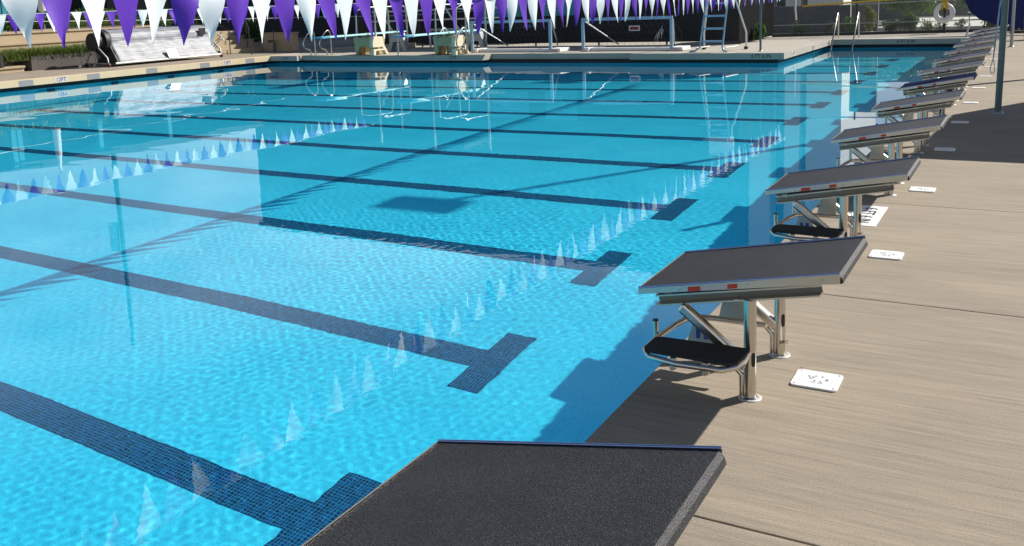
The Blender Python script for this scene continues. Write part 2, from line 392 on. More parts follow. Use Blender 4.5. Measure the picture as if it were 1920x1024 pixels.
ripples(XW, 1.6, YN, YE + 4.0, 'pool_water')   # unseen part under the deck added so sunlight reaches the floor

# ------------------------------------------------------------------ decks
TH = .178
def slabs(b, x0, x1, ys, gap=.008):
    for a, c in zip(ys, ys[1:]): b.box(x0, x1, a + gap / 2, c - gap / 2, -TH, 0)
ja = 2.683; dj = 2.449
b = MB(); slabs(b, 0, 9.5, [ja + dj * i for i in range(-4, 16)])
slabs(b, 9.508, 24, [ja + dj * i for i in range(-4, 16)])
struct(b.build('pool_deck', CONC, bevel=.004))
b = MB(); b.box(0, 24, YN - 4.6, YE + 6, -TH - .02, -TH + .166)     # filler seen in the joints
b2 = MB(); b2.box(.03, 24, -7, 42, -TH - .02, -.016); struct(b2.build('deck_joint_bed', mat('joint_sand', (.06, .055, .05), .9)))
# far deck with its small steps in the edge line, annex side and annex end
b = MB()
edges = [(XL, -21.55, 25.30), (-21.55, -20.6, 25.62), (-20.6, -13.9, 25.40), (-13.9, -9.0, 26.02), (-9.0, XE, YF)]
for a, c, y in edges: b.box(a, c, y, 28.6, -TH, 0)
b.box(XE, 0, YE, 42, -TH, 0); b.box(-45, XE - .008, 28.608, 42, -TH, 0)
struct(b.build('far_pool_deck', PALE, bevel=.004))
b = MB(); b.box(-34, XL - .30, -8, 28.6, -TH, 0.0); struct(b.build('left_pool_deck', CONC))
b = MB(); b.box(XL - .296, XL, -8, 28.6, -TH, .004); struct(b.build('pool_coping', TAN, bevel=.006))
# ground round the basin, a sheet that reaches the horizon
b = MB(); G_ = -.19; R_ = 900
for x0, x1, y0, y1 in [(.23, R_, -R_, R_), (-R_, XW - .01, -R_, R_), (XW - .01, .23, -R_, YN - .01), (XW - .01, -4.74, YF + OV + .01, R_), (-4.74, .23, YE + OV + .01, R_)]:
    b.quad((x0, y0, G_), (x1, y0, G_), (x1, y1, G_), (x0, y1, G_))
struct(b.build('ground', GROUND))

# ------------------------------------------------------------------ starting blocks
def make_block():
    t = thing('starting_block', '', 'starting block', (0, 0, 0), 0, 'starting blocks along the pool edge')
    W = .6046; x0, z0, x1, z1 = .0092, .440, .8299, .5935; ang = math.atan2(z1 - z0, x1 - x0)
    sl = lambda x: z0 + (x - x0) * (z1 - z0) / (x1 - x0)
    # platform: grit pad with a rolled rear edge
    prof = [(x0, sl(x0)), (x1 - .035, sl(x1 - .035)), (x1 - .014, sl(x1) - .003), (x1 - .002, sl(x1) - .016), (x1 + .004, sl(x1) - .034), (x1 - .006, sl(x1) - .040), (x1 - .02, sl(x1) - .012 - .02), (x0 + .002, sl(x0) - .010)]
    b = MB(); b.prism(prof, 'y', .004, W - .004); b.build('platform_pad', GRIT, t, bevel=.0015)
    # tray: side skirts, front lip
    b = MB()
    for ya, yb in ((0, .0035), (W - .0035, W)):
        b.prism([(x0 - .003, sl(x0) + .002), (x1 - .008, sl(x1) + .002), (x1 - .008, sl(x1) - .038), (x0 - .003, sl(x0) - .027)], 'y', ya, yb)
    b.prism([(x0 - .006, sl(x0) + .002), (x0 - .002, sl(x0) + .002), (x0 - .002, sl(x0) - .027), (x0 - .006, sl(x0) - .027)], 'y', 0, W)
    b.prism([(x0, sl(x0) - .024), (x1 - .02, sl(x1) - .036), (x1 - .02, sl(x1) - .034), (x0, sl(x0) - .022)], 'y', .0036, W - .0036)
    tray = b.build('platform_tray', STEELB, t, bevel=.0008)
    # thin trim on the top edges
    for y in (.001, W - .001): MB().tube([(x0 - .003, y, sl(x0) + .002), (x1 - .01, y, sl(x1) + .002)], .0046, 8).build('edge_trim', TRIM, t)
    for x in (.185, .466, .755): MB().tube([(x, -.0045, sl(x) - .018), (x, .0005, sl(x) - .018)], .0055, 8).build('screw_head', STEEL, tray)
    # warning sticker on the near skirt
    def strip(xa, xb, m, h=.0085, nm='warning_sticker', e=.0012):
        q = MB(); za, zb = sl(xa) - .0185, sl(xb) - .0185
        q.add([(xa, -e, za - h), (xb, -e, zb - h), (xb, -e, zb + h), (xa, -e, za + h)], [(0, 1, 2, 3)])
        return q.build(nm, m, t)
    strip(.222, .275, RED, .0095); strip(.276, .354, LIGHTINK, .0095, 'sticker_text'); strip(.357, .386, LIGHTINK, .0095, 'sticker_text'); strip(.388, .428, RED, .0095)
    # beams under the tray
    b = MB()
    for y in (.100, W - .100):
        for dz in (-.052, -.094):
            b.beam((.052, y, sl(.052) + dz - .008), (.735, y, sl(.735) + dz - .008), .05, .007)
    for x in (.10, .42, .70): b.beam((x, .1, sl(x) - .05), (x, W - .1, sl(x) - .05), .03, .04)
    sb = b.build('support_beam', STEELB, t)
    for y in (.100, W - .100):
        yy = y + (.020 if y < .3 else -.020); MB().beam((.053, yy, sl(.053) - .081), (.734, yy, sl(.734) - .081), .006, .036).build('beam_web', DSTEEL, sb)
        MB().beam((.053, yy, sl(.053) - .046), (.734, yy, sl(.734) - .048), .05, .010).build('gap_shade', BLACK, sb)  # black strip paints the shade in the gap under the tray
    # posts and flanges
    yn, yf = .077, .593
    XP = .460
    for i, y in enumerate((yn, yf)):
        b = MB(); b.tube([(XP, y, 0), (XP, y, sl(XP) - .100)], .0255, 20); p = b.build('post', STEEL, t)
        b = MB(); b.tube([(XP, y, 0), (XP, y, .003), (XP, y, .0045)], [.048, .048, .043], 24); b.build('base_flange', FLANGE, p)
        b = MB(); b.tube([(XP, y, .003), (XP, y, .010)], [.036, .030], 20); b.build('weld_ring', STEEL, p)
        # black oval plug on the side of the post
        b = MB(); n = 14; ring = []
        for k in range(n):
            a = 2 * math.pi * k / n; zz = .174 + .030 * math.copysign(abs(math.sin(a)) ** .6, math.sin(a)); th = .38 * math.copysign(abs(math.cos(a)) ** .6, math.cos(a))
            ph = math.radians(-42) + th
            ring.append((XP + .0268 * math.cos(ph), y + .0268 * math.sin(ph), zz))
        cen = (XP + .0270 * math.cos(math.radians(-42)), y + .0270 * math.sin(math.radians(-42)), .174)
        b.add(ring + [cen], [(k, (k + 1) % n, n) for k in range(n)], True); b.build('post_plug', BLACK, p)
        # flat side bar low on the post with its small kink
        b = MB(); b.tube([(XP - .034, y, .004), (XP - .034, y, .095), (XP - .062, y, .125)], .012, 10); b.build('side_bar', STEEL, p)
        # diagonal strut
        b = MB(); b.beam((.165, y, sl(.165) - .108), (XP - .010, y, .135), .046, .046, (0, 1, 0)); b.build('strut', STEEL, t, bevel=.011)
    text('post_lettering', 'SPEC', .020, INK, t, (XP + .0225, yf - .0165, .070), (math.pi / 2, 0, math.radians(38)), .0004)
    # gusset and number plates between the posts
    b = MB(); b.prism([(.255, .243), (.285, .385), (.372, .400), (.372, .240)], 'y', .325, .331); b.build('gusset_plate', STEELB, t)
    pl = MB(); pl.prism([(.108, .108), (.142, .212), (.205, .214), (.262, .112)], 'y', .325, .331); pl = pl.build('number_plate', GALV, t)
    b = MB()
    for x in (.150, .186): b.box(x, x + .019, .322, .3245, .128, .176)
    b.build('plate_mark', BLUEINK, pl)
    # U-shaped step frame, black tread on the near side
    zt = .222; ya, yb2 = -.135, .045
    b = MB(); b.tube([(XP + .005, .03, zt - .012), (.470, -.06, zt - .014), (.452, -.120, zt - .018), (.405, -.138, zt - .030), (.22, -.140, zt - .034), (.10, -.132, zt - .024), (.066, -.095, zt - .014),
                      (.068, .02, zt - .010), (.078, .10, zt - .006), (.095, .20, zt), (.118, .285, zt + .004), (.150, .318, zt + .008), (.24, .327, zt + .010), (.43, .327, zt + .010), (XP, .330, zt + .010)], .0125, 12)
    fr = b.build('step_frame', STEEL, t)
    b = MB(); tp = [(.068, -.102), (.080, -.130), (.430, -.140), (.462, -.118), (.474, .022), (.462, .045), (.092, .032), (.070, .010)]
    b.prism(tp, 'z', zt - .010, zt + .006); b.build('step_tread', TREAD, t, bevel=.003)
    for xb in (.19, .325):
        b = MB(); b.box(xb, xb + .025, -.140, -.112, zt - .060, zt - .012); b.tube([(xb + .012, -.146, zt - .052), (xb + .012, -.118, zt - .052)], .011, 10); b.build('step_bracket', STEELB, fr)
    # hand grips standing on the frame
    for (x, y, za, zb) in ((.052, .075, .190, .278), (.106, .335, .225, .350)):
        b = MB(); b.use(STEEL).tube([(x, y, za), (x, y, zb)], .0125, 12); b.use(BLACK).tube([(x, y, zb), (x, y, zb + .006)], [.0135, .0125], 12)
        b.build('hand_grip', None, t)
    b = MB(); b.beam((.42, yn, sl(.42) - .102), (.42, yf, sl(.42) - .102), .05, .006); b.build('saddle_plate', STEELB, t)
    return t
NB = 13
blk_labels = ['nearest starting block, its black pad cut off by the bottom of the photo',
              'second starting block from the camera, whole in view with its black step',
              'third starting block, in front of the tiled depth panel on the deck',
              'fourth starting block from the camera, at the near end of the big deck shadow',
              'fifth starting block, in sun with the big shadow at its rear',
              'sixth starting block, the one whose pad is coloured dark navy for shade',
              'seventh starting block, next beyond the shade-coloured one',
              'eighth starting block, second beyond the shade-coloured one',
              'ninth starting block, third beyond the shade-coloured one',
              'tenth starting block, fourth beyond the shade-coloured one',
              'third from last starting block at the far end of the row',
              'last but one starting block at the far end of the row',
              'farthest starting block, beside the navy umbrella at the end of the pool']
proto = make_block(); proto.location = (0, .6685 * S, 0); proto['label'] = blk_labels[0]
for k in range(1, NB):
    o = dup(proto, (0, (.6685 + k) * S, 0), blk_labels[k])
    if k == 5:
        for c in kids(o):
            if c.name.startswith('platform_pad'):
                c.data = c.data.copy(); c.data.materials[0] = GRIT_SHADE; c['label'] = 'pad coloured navy for shade'  # navy pad colour stands in for shade on this block

# ------------------------------------------------------------------ white instruction plates
def make_plate():
    t = thing('instruction_plate', '', 'floor plate', (0, 0, 0), 0, 'white plates on the deck behind the blocks')
    W_, D_, r = .192, .180, .018; P = []
    for cx_, cy_, a0 in ((W_ - r, D_ - r, 0), (r, D_ - r, 90), (r, r, 180), (W_ - r, r, 270)):
        for i in range(5):
            a = math.radians(a0 + i * 22.5); P.append((cx_ + r * math.cos(a), cy_ + r * math.sin(a)))
    b = MB(); b.prism(P, 'z', .0005, .009); b.build('plate', WPLATE, t, bevel=.0015)
    b = MB()
    for x in (.016, W_ - .016):
        for y in (.016, D_ - .016): b.tube([(x, y, .009), (x, y, .0102)], .0045, 10)
    b.build('screw', GREYINK, t)
    # pictograms: small swimmers and fine caption lines
    b = MB(); z = .0095; rg = random.Random(3)
    for cx_, cy_ in ((.058, .122), (.085, .128), (.112, .130), (.066, .100), (.088, .078), (.112, .074), (.132, .098), (.075, .112), (.136, .108)):
        a = rg.uniform(-.6, 1.2); ca, sa = math.cos(a), math.sin(a)
        b.tube([(cx_, cy_, .009), (cx_, cy_, z + .0004)], .0032, 8)
        for (l_, w_, o_) in ((.013, .0042, .008), (.008, .003, .015)):
            px, py = cx_ + ca * .003 + .004 * rg.uniform(-1, 1), cy_ - o_
            q = [(-l_ / 2, -w_ / 2), (l_ / 2, -w_ / 2), (l_ / 2, w_ / 2), (-l_ / 2, w_ / 2)]
            b.add([(px + u * ca - v * sa, py + u * sa + v * ca, z + .0002) for u, v in q], [(0, 1, 2, 3)])
    b.build('pictogram', GREYINK, t)
    b = MB()
    for i in range(3): b.box(.026 + i * .007, .0285 + i * .007, .055 + .01 * i, .135 - .01 * i, .009, .0098)
    for i in range(3): b.box(.158, .1595, .06, .12, .009, .0098)
    b.box(.072, .098, .050, .062, .009, .0098); b.box(.104, .128, .046, .058, .009, .0098)
    b.build('caption', LIGHTINK, t)
    return t
ords = ['nearest', 'second', 'third', 'fourth', 'fifth', 'sixth', 'seventh', 'eighth', 'ninth', 'tenth', 'eleventh']
pl_lab = ['nearest white instruction plate, on sunlit deck with its pictograms readable', 'second white plate from the camera, behind the third starting block',
          'third white plate, on the sunlit deck just before the big shadow', 'white plate lying inside the near edge of the big deck shadow',
          'white plate lying inside the far part of the big deck shadow', 'first sunlit white plate past the big shadow',
          'white plate just before the thin shadow line on the deck', 'first white plate past the thin shadow line', 'white plate beside the looped end of the hanging cord',
          'white plate left of the dark pole, last but one', 'farthest white plate on the deck, almost a line']
pp = make_plate(); pp.location = (.578, (.794 + 1) * S, 0); pp['label'] = pl_lab[0]; 
for k in range(2, 12): dup(pp, (.578, (.794 + k) * S, 0), pl_lab[k - 1])

# ------------------------------------------------------------------ depth markings
t = thing('depth_marker', 'white tiled depth panel with black characters set in deck behind third block', 'depth marker', (.29, 6.78, 0))
b = MB()
for i in range(2):
    for j in range(5): b.box(.11 * i, .11 * i + .107, .132 * j, .132 * j + .129, .0, .0035)
b.build('tile', WPLATE, t)
text('characters', '6 FT 6 IN', .13, INK, t, (.108, .33, .0045), (0, 0, math.radians(-90)), .0006, sx=1.0)
def fascia_text(lab, body, loc, rot, size=.13, m=INK):
    o = text('depth_lettering', body, size, m, None, loc, rot, .0015); tag(o, lab, 'depth marking'); return o
RX, RZ90 = math.pi / 2, math.pi / 2
fascia_text('dark 6 FT 6 IN lettering on shaded deck face near the corner', '6 FT 6 IN', (-5.13, YF - .002, -.088), (RX, 0, 0), .14)
fascia_text('dark 6 FT 6 IN lettering on the far end of the pool', '6 FT 6 IN', (-2.2, YE - .002, -.088), (RX, 0, 0), .14)
fascia_text('black 12 FT lettering on shaded far deck face left of the goals', '12 FT', (-15.0, 25.397, -.088), (RX, 0, 0), .13)
fascia_text('black 12 FT lettering on shaded deck face in the left far corner', '12 FT', (-22.1, 25.297, -.088), (RX, 0, 0), .13)
def wall_tag(lab, y, body, X):
    t = thing('depth_tile', lab, 'depth marker', (X, y, -.088)); b = MB(); b.box(.0005, .004, -.21, .21, -.075, .075); b.build('tile', TAGTILE, t)
    text('characters', body, .155, BLUEINK if X < -10 else INK, t, (.0055, 0, 0), (RX, 0, RZ90), .001)
wall_tag('white 12FT depth tile on left tan coping below the planter', 16.87, '12FT', XL)
wall_tag('white 12FT depth tile on left tan coping right of the cover reel', 23.2, '12FT', XL)
wall_tag('white 6 FT depth tile on sunlit side face, nearer one', 26.93, '6 FT', XE)
wall_tag('white 6 FT depth tile on sunlit side face, by the pool rails', 29.7, '6 FT', XE)
for i, y in enumerate((15.8, 17.93, 20.03, 22.2, 24.27)):
    b = MB(); b.box(XL + .0005, XL + .004, y - .21, y + .21, -.165, -.012); o = b.build('coping_tile', GREYTILE)
    tag(o, ['leftmost grey tile patch in the tan coping', 'grey tile patch in coping right of the nearer 12FT tile',
         'grey tile patch in coping under the left end of the silver cover', 'grey tile patch in coping under the right end of the silver cover', 'grey tile patch in coping right of the farther 12FT tile'][i], 'tile', 'grey tile patches in the coping')

# ------------------------------------------------------------------ pennant lines
def pennant(y, X, zt, w_, h, m, parent, seed, dy=0.0):
    rg = random.Random(seed); nu, nv = 6, 9; vs = []; fs = []
    tw = rg.uniform(-.6, .6); cv = rg.uniform(-.020, .020); sway = rg.uniform(-.05, .05); lean = rg.uniform(-.03, .03) + dy; fold = rg.uniform(.2, 1.2) * rg.choice((-1, 1))
    if rg.random() < .3: tw *= 2.2; cv *= 2.4; fold *= 2.2
    for j in range(nv + 1):
        t = j / nv; hw = w_ / 2 * (1 - t) + .003
        for i in range(nu + 1):
            u = -1 + 2 * i / nu; a = tw * t
            px = u * hw; dep = cv * (1 - u * u) * (1 - t * .4) + sway * t * t + .018 * fold * math.sin(3.0 * t + 1.7 * u) * t * (1 - t) * 2
            vs.append((px * math.sin(a) + dep, px * math.cos(a) + lean * t, -h * t))
    for j in range(nv):
        for i in range(nu):
            a = j * (nu + 1) + i; fs.append((a, a + 1, a + nu + 2, a + nu + 1))
    b = MB(); b.add(vs, fs, True); o = b.build('pennant', m, parent); o.location = (X, y, zt); return o
def sag(y, y0, y1, s_): t = (y - y0) / (y1 - y0); return -4 * s_ * t * (1 - t)
ln = thing('pennant_line', 'near line of purple and white pennants crossing overhead, large at the left', 'pennant line', (-4.57, 0, 0))
tips = [3.97, 4.17, 4.48, 4.72, 4.98, 5.24, 5.52, 5.84, 6.17, 6.55, 6.86, 7.21, 7.41, 7.76, 7.91, 8.22]
ys = [3.66 - .31 * i for i in range(1, 20)][::-1]
base = 3.66 + .04
ys = [3.93 - .285 * i for i in range(1, 20)][::-1]; tops = ys + [3.93 + .285 * i for i in range(0, 78)]
zs = lambda y: 1.69 + (.0026 if y < 13 else .0009) * (y - 13) ** 2
tops = [y for y in tops if y < 25.6]
b = MB(); b.tube([(0, y, zs(y)) for y in np.linspace(-2, 26.4, 60)], .012, 6); b.build('string', ROPE, ln)
for i, y in enumerate(tops):
    n_ = i - len(ys)
    pennant(y, 0, zs(y), .285, .44, PURPLE if n_ % 2 else WHITEF, ln, 100 + i, (tips[n_] - y) * .55 if 0 <= n_ < 16 and abs(tips[n_] - y) < .25 else 0)
ln = thing('pennant_line', 'far line of small purple and white pennants before the silver cover', 'pennant line', (-18.3, 0, 0))
b = MB(); b.tube([(0, y, 1.77) for y in (2, 8, 14, 20, 25.4)], .006, 5); b.build('string', ROPE, ln)
for i in range(70):
    y = 3.3 + .315 * i
    if y < 25: pennant(y, 0, 1.77, .30, .44, WHITEF if i % 2 else PURPLE, ln, 300 + i)
o = MB().tube([(-24.9, 8, 1.70), (-25.0, 16.6, 1.60), (-25.0, 26.1, 1.36), (-24.9, 30, 1.30), (-20, 30.0, 1.25), (-15.7, 30.0, 1.4)], .008, 6).build('guide_rope', ROPE)
tag(o, 'thin pale rope strung above the silver cover and steps', 'rope')

# poles that carry the lines
def pole(name, lab, x, y, h, r, m, group=None, dx=0):
    t = thing(name, lab, 'pole', (x, y, 0), 0, group)
    MB().tube([(0, 0, 0), (dx, 0, h)], r, 14).build('shaft', m, t)
    MB().tube([(0, 0, 0), (0, 0, .012), (0, 0, .03)], [r * 1.9, r * 1.9, r * 1.3], 16).build('base_collar', GALV, t)
    MB().tube([(dx, 0, h), (dx, 0, h + .03)], [r * 1.15, r * .7], 12).build('top_cap', GALV, t)
    return t
pole('flag_pole', 'thin pole standing between the two diving board pedestals', -17.26, 25.55, 1.9, .025, GALV)
pole('flag_pole', 'slim grey pole right of the lifeguard chair near the corner', -5.33, 26.45, 2.0, .032, POLEM)
tp_ = pole('deck_pole', 'dark grey-green pole at right with a looped cord hanging beside it', 1.05, 13.44, 2.1, .040, POLEM, dx=.045)
pole('deck_pole', 'lighter grey pole in front of the navy umbrella', .90, 27.74, 2.2, .040, GALV, dx=.03)
o = MB().tube([(1.07, 13.4, 1.98), (1.03, 13.22, 1.45), (1.0, 13.2, 1.06), (.978, 13.2, .72), (.955, 13.2, .62), (.950, 13.2, .57), (.97, 13.2, .535), (.992, 13.2, .545), (1.005, 13.2, .59), (.992, 13.2, .66), (.982, 13.2, .72)], .0055, 6).build('hanging_cord', ROPEB)
tag(o, 'pale blue cord with a loop at its end hanging by the dark pole', 'cord')
o = MB().tube([(1.08, 13.4, 1.95), (1.05, 13.2, 1.45), (1.03, 13.2, 1.36), (1.015, 13.2, 1.1), (.984, 13.2, .73)], .004, 6).build('hanging_cord', ROPEB)
tag(o, 'second thinner strand of cord beside the dark pole', 'cord')

# mast and canopy right of the view, whose shadows fall on pool and deck
t = thing('light_mast', 'tall mast with a square lamp head right of the pool', 'light mast', (2.55, 19.95, 0))
MB().tube([(0, 0, 0), (0, 0, 8.0)], [.09, .05], 12).build('mast', GALV, t)
MB().box(-.60, .45, -.34, .22, 7.96, 8.04).build('lamp_head', DARKP, t)
t = thing('shade_canopy', 'navy rectangular shade canopy over the deck at right', 'canopy', (0, 0, 0))
cz = 2.55
MB().prism([(2.47, 12.52), (8.5, 12.52), (8.5, 19.2), (4.2, 19.2), (2.62, 16.0)], 'z', cz, cz + .04).build('canvas', NAVY, t)
for x, y in ((3.0, 13.0), (8.2, 13.0), (8.2, 18.8)): MB().tube([(x, y, 0), (x, y, cz)], .05, 10).build('leg', GALV, t)

# ------------------------------------------------------------------ tilted navy umbrella at the far right
t = thing('deck_umbrella', 'navy umbrella tilted to the ground at the far right of the pool', 'umbrella', (.95, 35.2, 0))
R_u = 1.65; cen = Vector((-.12, 0, 1.52)); ax = Vector((.05, -.80, .60)).normalized()
u_ = Vector((1, 0, 0)); u_ = (u_ - ax * u_.dot(ax)).normalized(); v_ = ax.cross(u_)
n = 8; apex = cen + ax * .42; ringp = []; nn = 6
vs = [apex]; 
for r_i in range(1, nn + 1):
    for k in range(n * 3):
        a = 2 * math.pi * (k + .5) / (n * 3); seg = (k % 3 - 1); fl_ = 1 - .035 * (1 - abs(seg)) * r_i / nn
        q = r_i / nn; vs.append(cen + (u_ * math.cos(a) + v_ * math.sin(a)) * R_u * q * fl_ + ax * (.42 * (1 - q ** 1.4)))
m3 = n * 3; fs = [(0, 1 + k, 1 + (k + 1) % m3) for k in range(m3)]
for r_i in range(nn - 1):
    for k in range(m3): a = 1 + r_i * m3; fs.append((a + k, a + m3 + k, a + m3 + (k + 1) % m3, a + (k + 1) % m3))
b = MB(); b.add(vs, fs, False); cn = b.build('canopy', NAVY, t); md = cn.modifiers.new('s', 'SOLIDIFY'); md.thickness = .006
b = MB()
for k in range(n):
    a = 2 * math.pi * k / n; b.tube([cen + ax * .38, cen + (u_ * math.cos(a) + v_ * math.sin(a)) * R_u * .98 - ax * .02], .012, 6)
b.build('rib', WSTEEL, t)
MB().tube([(.0, .35, 0), (.0, .35, 2.3)], .028, 10).build('pole', GALV, t)
MB().tube([(0, .35, 0), (0, .35, .07)], [.28, .26], 18).build('base', DARKP, t)
t = thing('deck_bin', 'small black bin on the deck behind the far poles', 'bin', (1.35, 31.2, 0))
MB().tube([(0, 0, .02), (0, 0, .62)], [.20, .24], 14).build('body', BLACK, t); MB().tube([(0, 0, .62), (0, 0, .70)], [.25, .18], 14).build('lid', DARKP, t)
t = thing('deck_table', 'small white table top seen left of the umbrella', 'table', (-.45, 38.2, 0))
MB().box(-.3, .3, -.2, .2, .62, .66).build('table_top', WPLAST, t)
for x in (-.25, .25): MB().tube([(x, 0, 0), (x, 0, .62)], .015, 8).build('leg', DARKP, t)
o = MB().tube([(-.52, 33.6, 0), (-.42, 33.6, .42)], .028, 8).build('short_post', WPLAST); tag(o, 'short white post behind the farthest starting block', 'post')

# ------------------------------------------------------------------ left terraces, planters, stairs
def simple(name, lab, cat, m, fn, group=None, bevel=0):
    b = MB(); fn(b); o = b.build(name, m, None, bevel); return tag(o, lab, cat, group)
t = thing('terrace_seating', 'tan concrete terrace steps at the left edge, rising from the deck', 'terrace', (0, 0, 0))
for i, (X, z, y0, y1) in enumerate([(-26.5, .20, 6, 18.2), (-27.6, .42, 4, 25.9), (-28.6, .86, 4, 25.9), (-29.6, 1.22, 4, 25.9)]):
    b = MB(); b.box(-34, X, y0, y1, 0, z - .07); b.box(-34, X + .05, y0, y1 + .02, z - .068, z); b.build('step', TERRACE, t, bevel=.008)
o = MB().box(-26.45, -26.1, 17.2, 17.3, .2, .6).build('rail_post', DARKP); tag(o, 'short dark post on the lowest terrace step at far left', 'post')
def planter(lab, x0, x1, y0, y1, z0, z1):
    t = thing('planter_box', lab, 'planter', (0, 0, 0), 0, 'dark planter boxes on the terraces')
    b = MB(); b.box(x0, x1, y0, y0 + .03, z0, z1); b.box(x0, x1, y1 - .03, y1, z0, z1); b.box(x1 - .03, x1, y0 + .03, y1 - .03, z0, z1); b.box(x0, x0 + .03, y0 + .03, y1 - .03, z0, z1)
    b.build('box', PLANTER, t); MB().box(x0 + .03, x1 - .03, y0 + .03, y1 - .03, z0, z1 - .05).build('soil', BARK, t)
    return t
def blades(name, lab, x0, x1, y0, y1, z, h, n, m, parent=None, seed=1, wd=.012, lean=.5):
    rg = random.Random(seed); vs = []; fs = []
    for i in range(n):
        x, y = rg.uniform(x0, x1), rg.uniform(y0, y1); a = rg.uniform(0, 6.28); l_ = h * rg.uniform(.55, 1.1); ln_ = l_ * rg.uniform(.1, lean) * 1.6
        ca, sa = math.cos(a), math.sin(a); w_ = wd * rg.uniform(.7, 1.3); k = len(vs)
        for t_, ww in ((0, 1), (.5, .8), (.85, .45)):
            px, py, pz = x + ca * ln_ * t_ * t_, y + sa * ln_ * t_ * t_, z + l_ * (t_ - .35 * t_ ** 3 * lean)
            vs += [(px - sa * w_ * ww, py + ca * w_ * ww, pz), (px + sa * w_ * ww, py - ca * w_ * ww, pz)]
        vs.append((x + ca * ln_, y + sa * ln_, z + l_ * (1 - .35 * lean)))
        fs += [(k, k + 1, k + 3, k + 2), (k + 2, k + 3, k + 5, k + 4), (k + 4, k + 5, k + 6)]
    b = MB(); b.add(vs, fs); o = b.build(name, m, parent)
    if lab: tag(o, lab, 'plants')
    return o
planter('long dark planter box standing on the deck at left', -27.45, -26.62, 18.55, 23.2, 0, .47)
blades('ornamental_grass', 'grass tufts spilling over the long planter on the deck', -27.45, -26.6, 17.8, 23.1, .34, .60, 4600, GRASSM, seed=2, wd=.007, lean=.9)
planter('upper dark planter box on the higher terrace left of the cover', -30.2, -29.75, 21.9, 25.6, .86, 1.28)
blades('ornamental_grass', 'grass tufts in the upper planter on the terrace', -30.1, -29.8, 22, 25.5, 1.2, .4, 900, GRASSM, seed=3)

def crown(name, lab, cx, cy_, cz_, rx, ry, rz_, n, m, seed, leaf=.06, trunk=None, cat='shrub', group=None):
    rg = random.Random(seed); t = thing(name, lab, cat, (cx, cy_, 0), 0, group)
    lobes = [(rg.uniform(-.55, .55), rg.uniform(-.55, .55), rg.uniform(-.5, .6), rg.uniform(.35, .6)) for _ in range(12)]
    vs, fs = [], []
    for i in range(n):
        L_ = rg.choice(lobes)
        while True:
            p = [rg.uniform(-1, 1) for _ in range(3)]; d = sum(q * q for q in p)
            if .15 < d < 1: break
        x = (L_[0] + p[0] * L_[3]) * rx; y = (L_[1] + p[1] * L_[3]) * ry; z = cz_ + (L_[2] + p[2] * L_[3]) * rz_
        if z < .03: z = .03 + rg.random() * .1
        e = Euler((rg.uniform(0, 3.1), rg.uniform(0, 3.1), rg.uniform(0, 6.2))).to_matrix(); s_ = leaf * rg.uniform(.6, 1.4); k = len(vs)
        for q in ((-1, 0, 0), (0, -.45, .1), (1, 0, 0), (0, .45, .1)):
            v = e @ (Vector(q) * s_); vs.append((x + v.x, y + v.y, z + v.z))
        fs.append((k, k + 1, k + 2, k + 3))
    b = MB(); b.add(vs, fs); b.build('foliage', m, t)
    b = MB()
    for i in range(5):
        a = rg.uniform(0, 6.28); b.tube([(0, 0, 0), (math.cos(a) * rx * .3, math.sin(a) * ry * .3, cz_ * .7), (math.cos(a) * rx * .6, math.sin(a) * ry * .6, cz_ + rz_ * .4)], [.03 * max(.4, rz_), .02 * max(.4, rz_), .006], 6)
    b.build('stem', BARK, t); return t
for i, (y, lab) in enumerate([(13.5, 'bright hedge shrub atop the terrace at the far left edge'), (16.2, 'bright hedge shrub atop terrace between the first pennants'), (18.9, 'bright hedge shrub atop terrace above the long planter'),
                              (21.6, 'bright hedge shrub above the upper planter'), (24.4, 'bright hedge shrub above the left end of the silver cover'), (27.2, 'dark green shrub above the steps right of the silver cover')]):
    crown('hedge_shrub', lab, -31.3, y, 1.55, .75, 1.55, .42, 2600, FOLG if i < 5 else FOLD, 20 + i, .07, group='hedge along the top of the terraces')
crown('potted_palm', 'dark leafy bush standing beside the steps and handrail', -27.3, 28.9, .85, .8, .7, .55, 1600, FOLD, 41, .08)
crown('potted_palm', 'dark drooping bush on the terrace right of the steps', -28.6, 27.6, 1.2, .7, .7, .45, 1300, FOLD, 42, .08)

t = thing('deck_stairs', 'tan concrete stairs right of the silver cover', 'stairs', (0, 0, 0))
for i in range(5):
    MB().box(-31, -26.0 - .40 * i, 25.95, 28.6, .17 * i, .17 * (i + 1)).build('tread', TERRACE, t, bevel=.006)
def rail(lab, pts, posts):
    t = thing('stair_rail', lab, 'handrail', (0, 0, 0), 0, 'dark handrails by the stairs')
    MB().tube(pts, .018, 8).build('rail', DARKP, t)
    for p in posts: MB().tube([p[0], p[1]], .018, 8).build('post', DARKP, t)
rail('dark handrail left of the stairs', [(-25.93, 26.4, .95), (-27.8, 26.4, 1.7)], [((-25.93, 26.4, .0), (-25.93, 26.4, .95)), ((-27.0, 26.4, .5), (-27.0, 26.4, 1.4))])
rail('dark handrail at the right of the stairs', [(-24.6, 26.15, .95), (-27.2, 28.5, 1.55)], [((-24.5, 26.1, 0), (-24.6, 26.1, .95)), ((-26.3, 27.7, .2), (-26.3, 27.7, 1.3))])
o = MB().tube([(-24.46, 27.3, 0), (-24.48, 27.3, .85)], .02, 8).build('rail_post', DARKP); tag(o, 'thin dark post in front of the tan block wall', 'post')
t = thing('block_wall', 'low tan block wall by the drinking fountain', 'wall', (0, 0, 0))
b = MB()
for c in range(6):
    off = .2 if c % 2 else 0
    for i in range(-1, 5):
        xa, xb = max(-26.0, -26.0 + off + .4 * i), min(-24.4, -26.0 + off + .4 * i + .394)
        if xb - xa > .05: b.box(xa, xb, 28.3, 28.6, .115 * c + .003, .115 * c + .112)
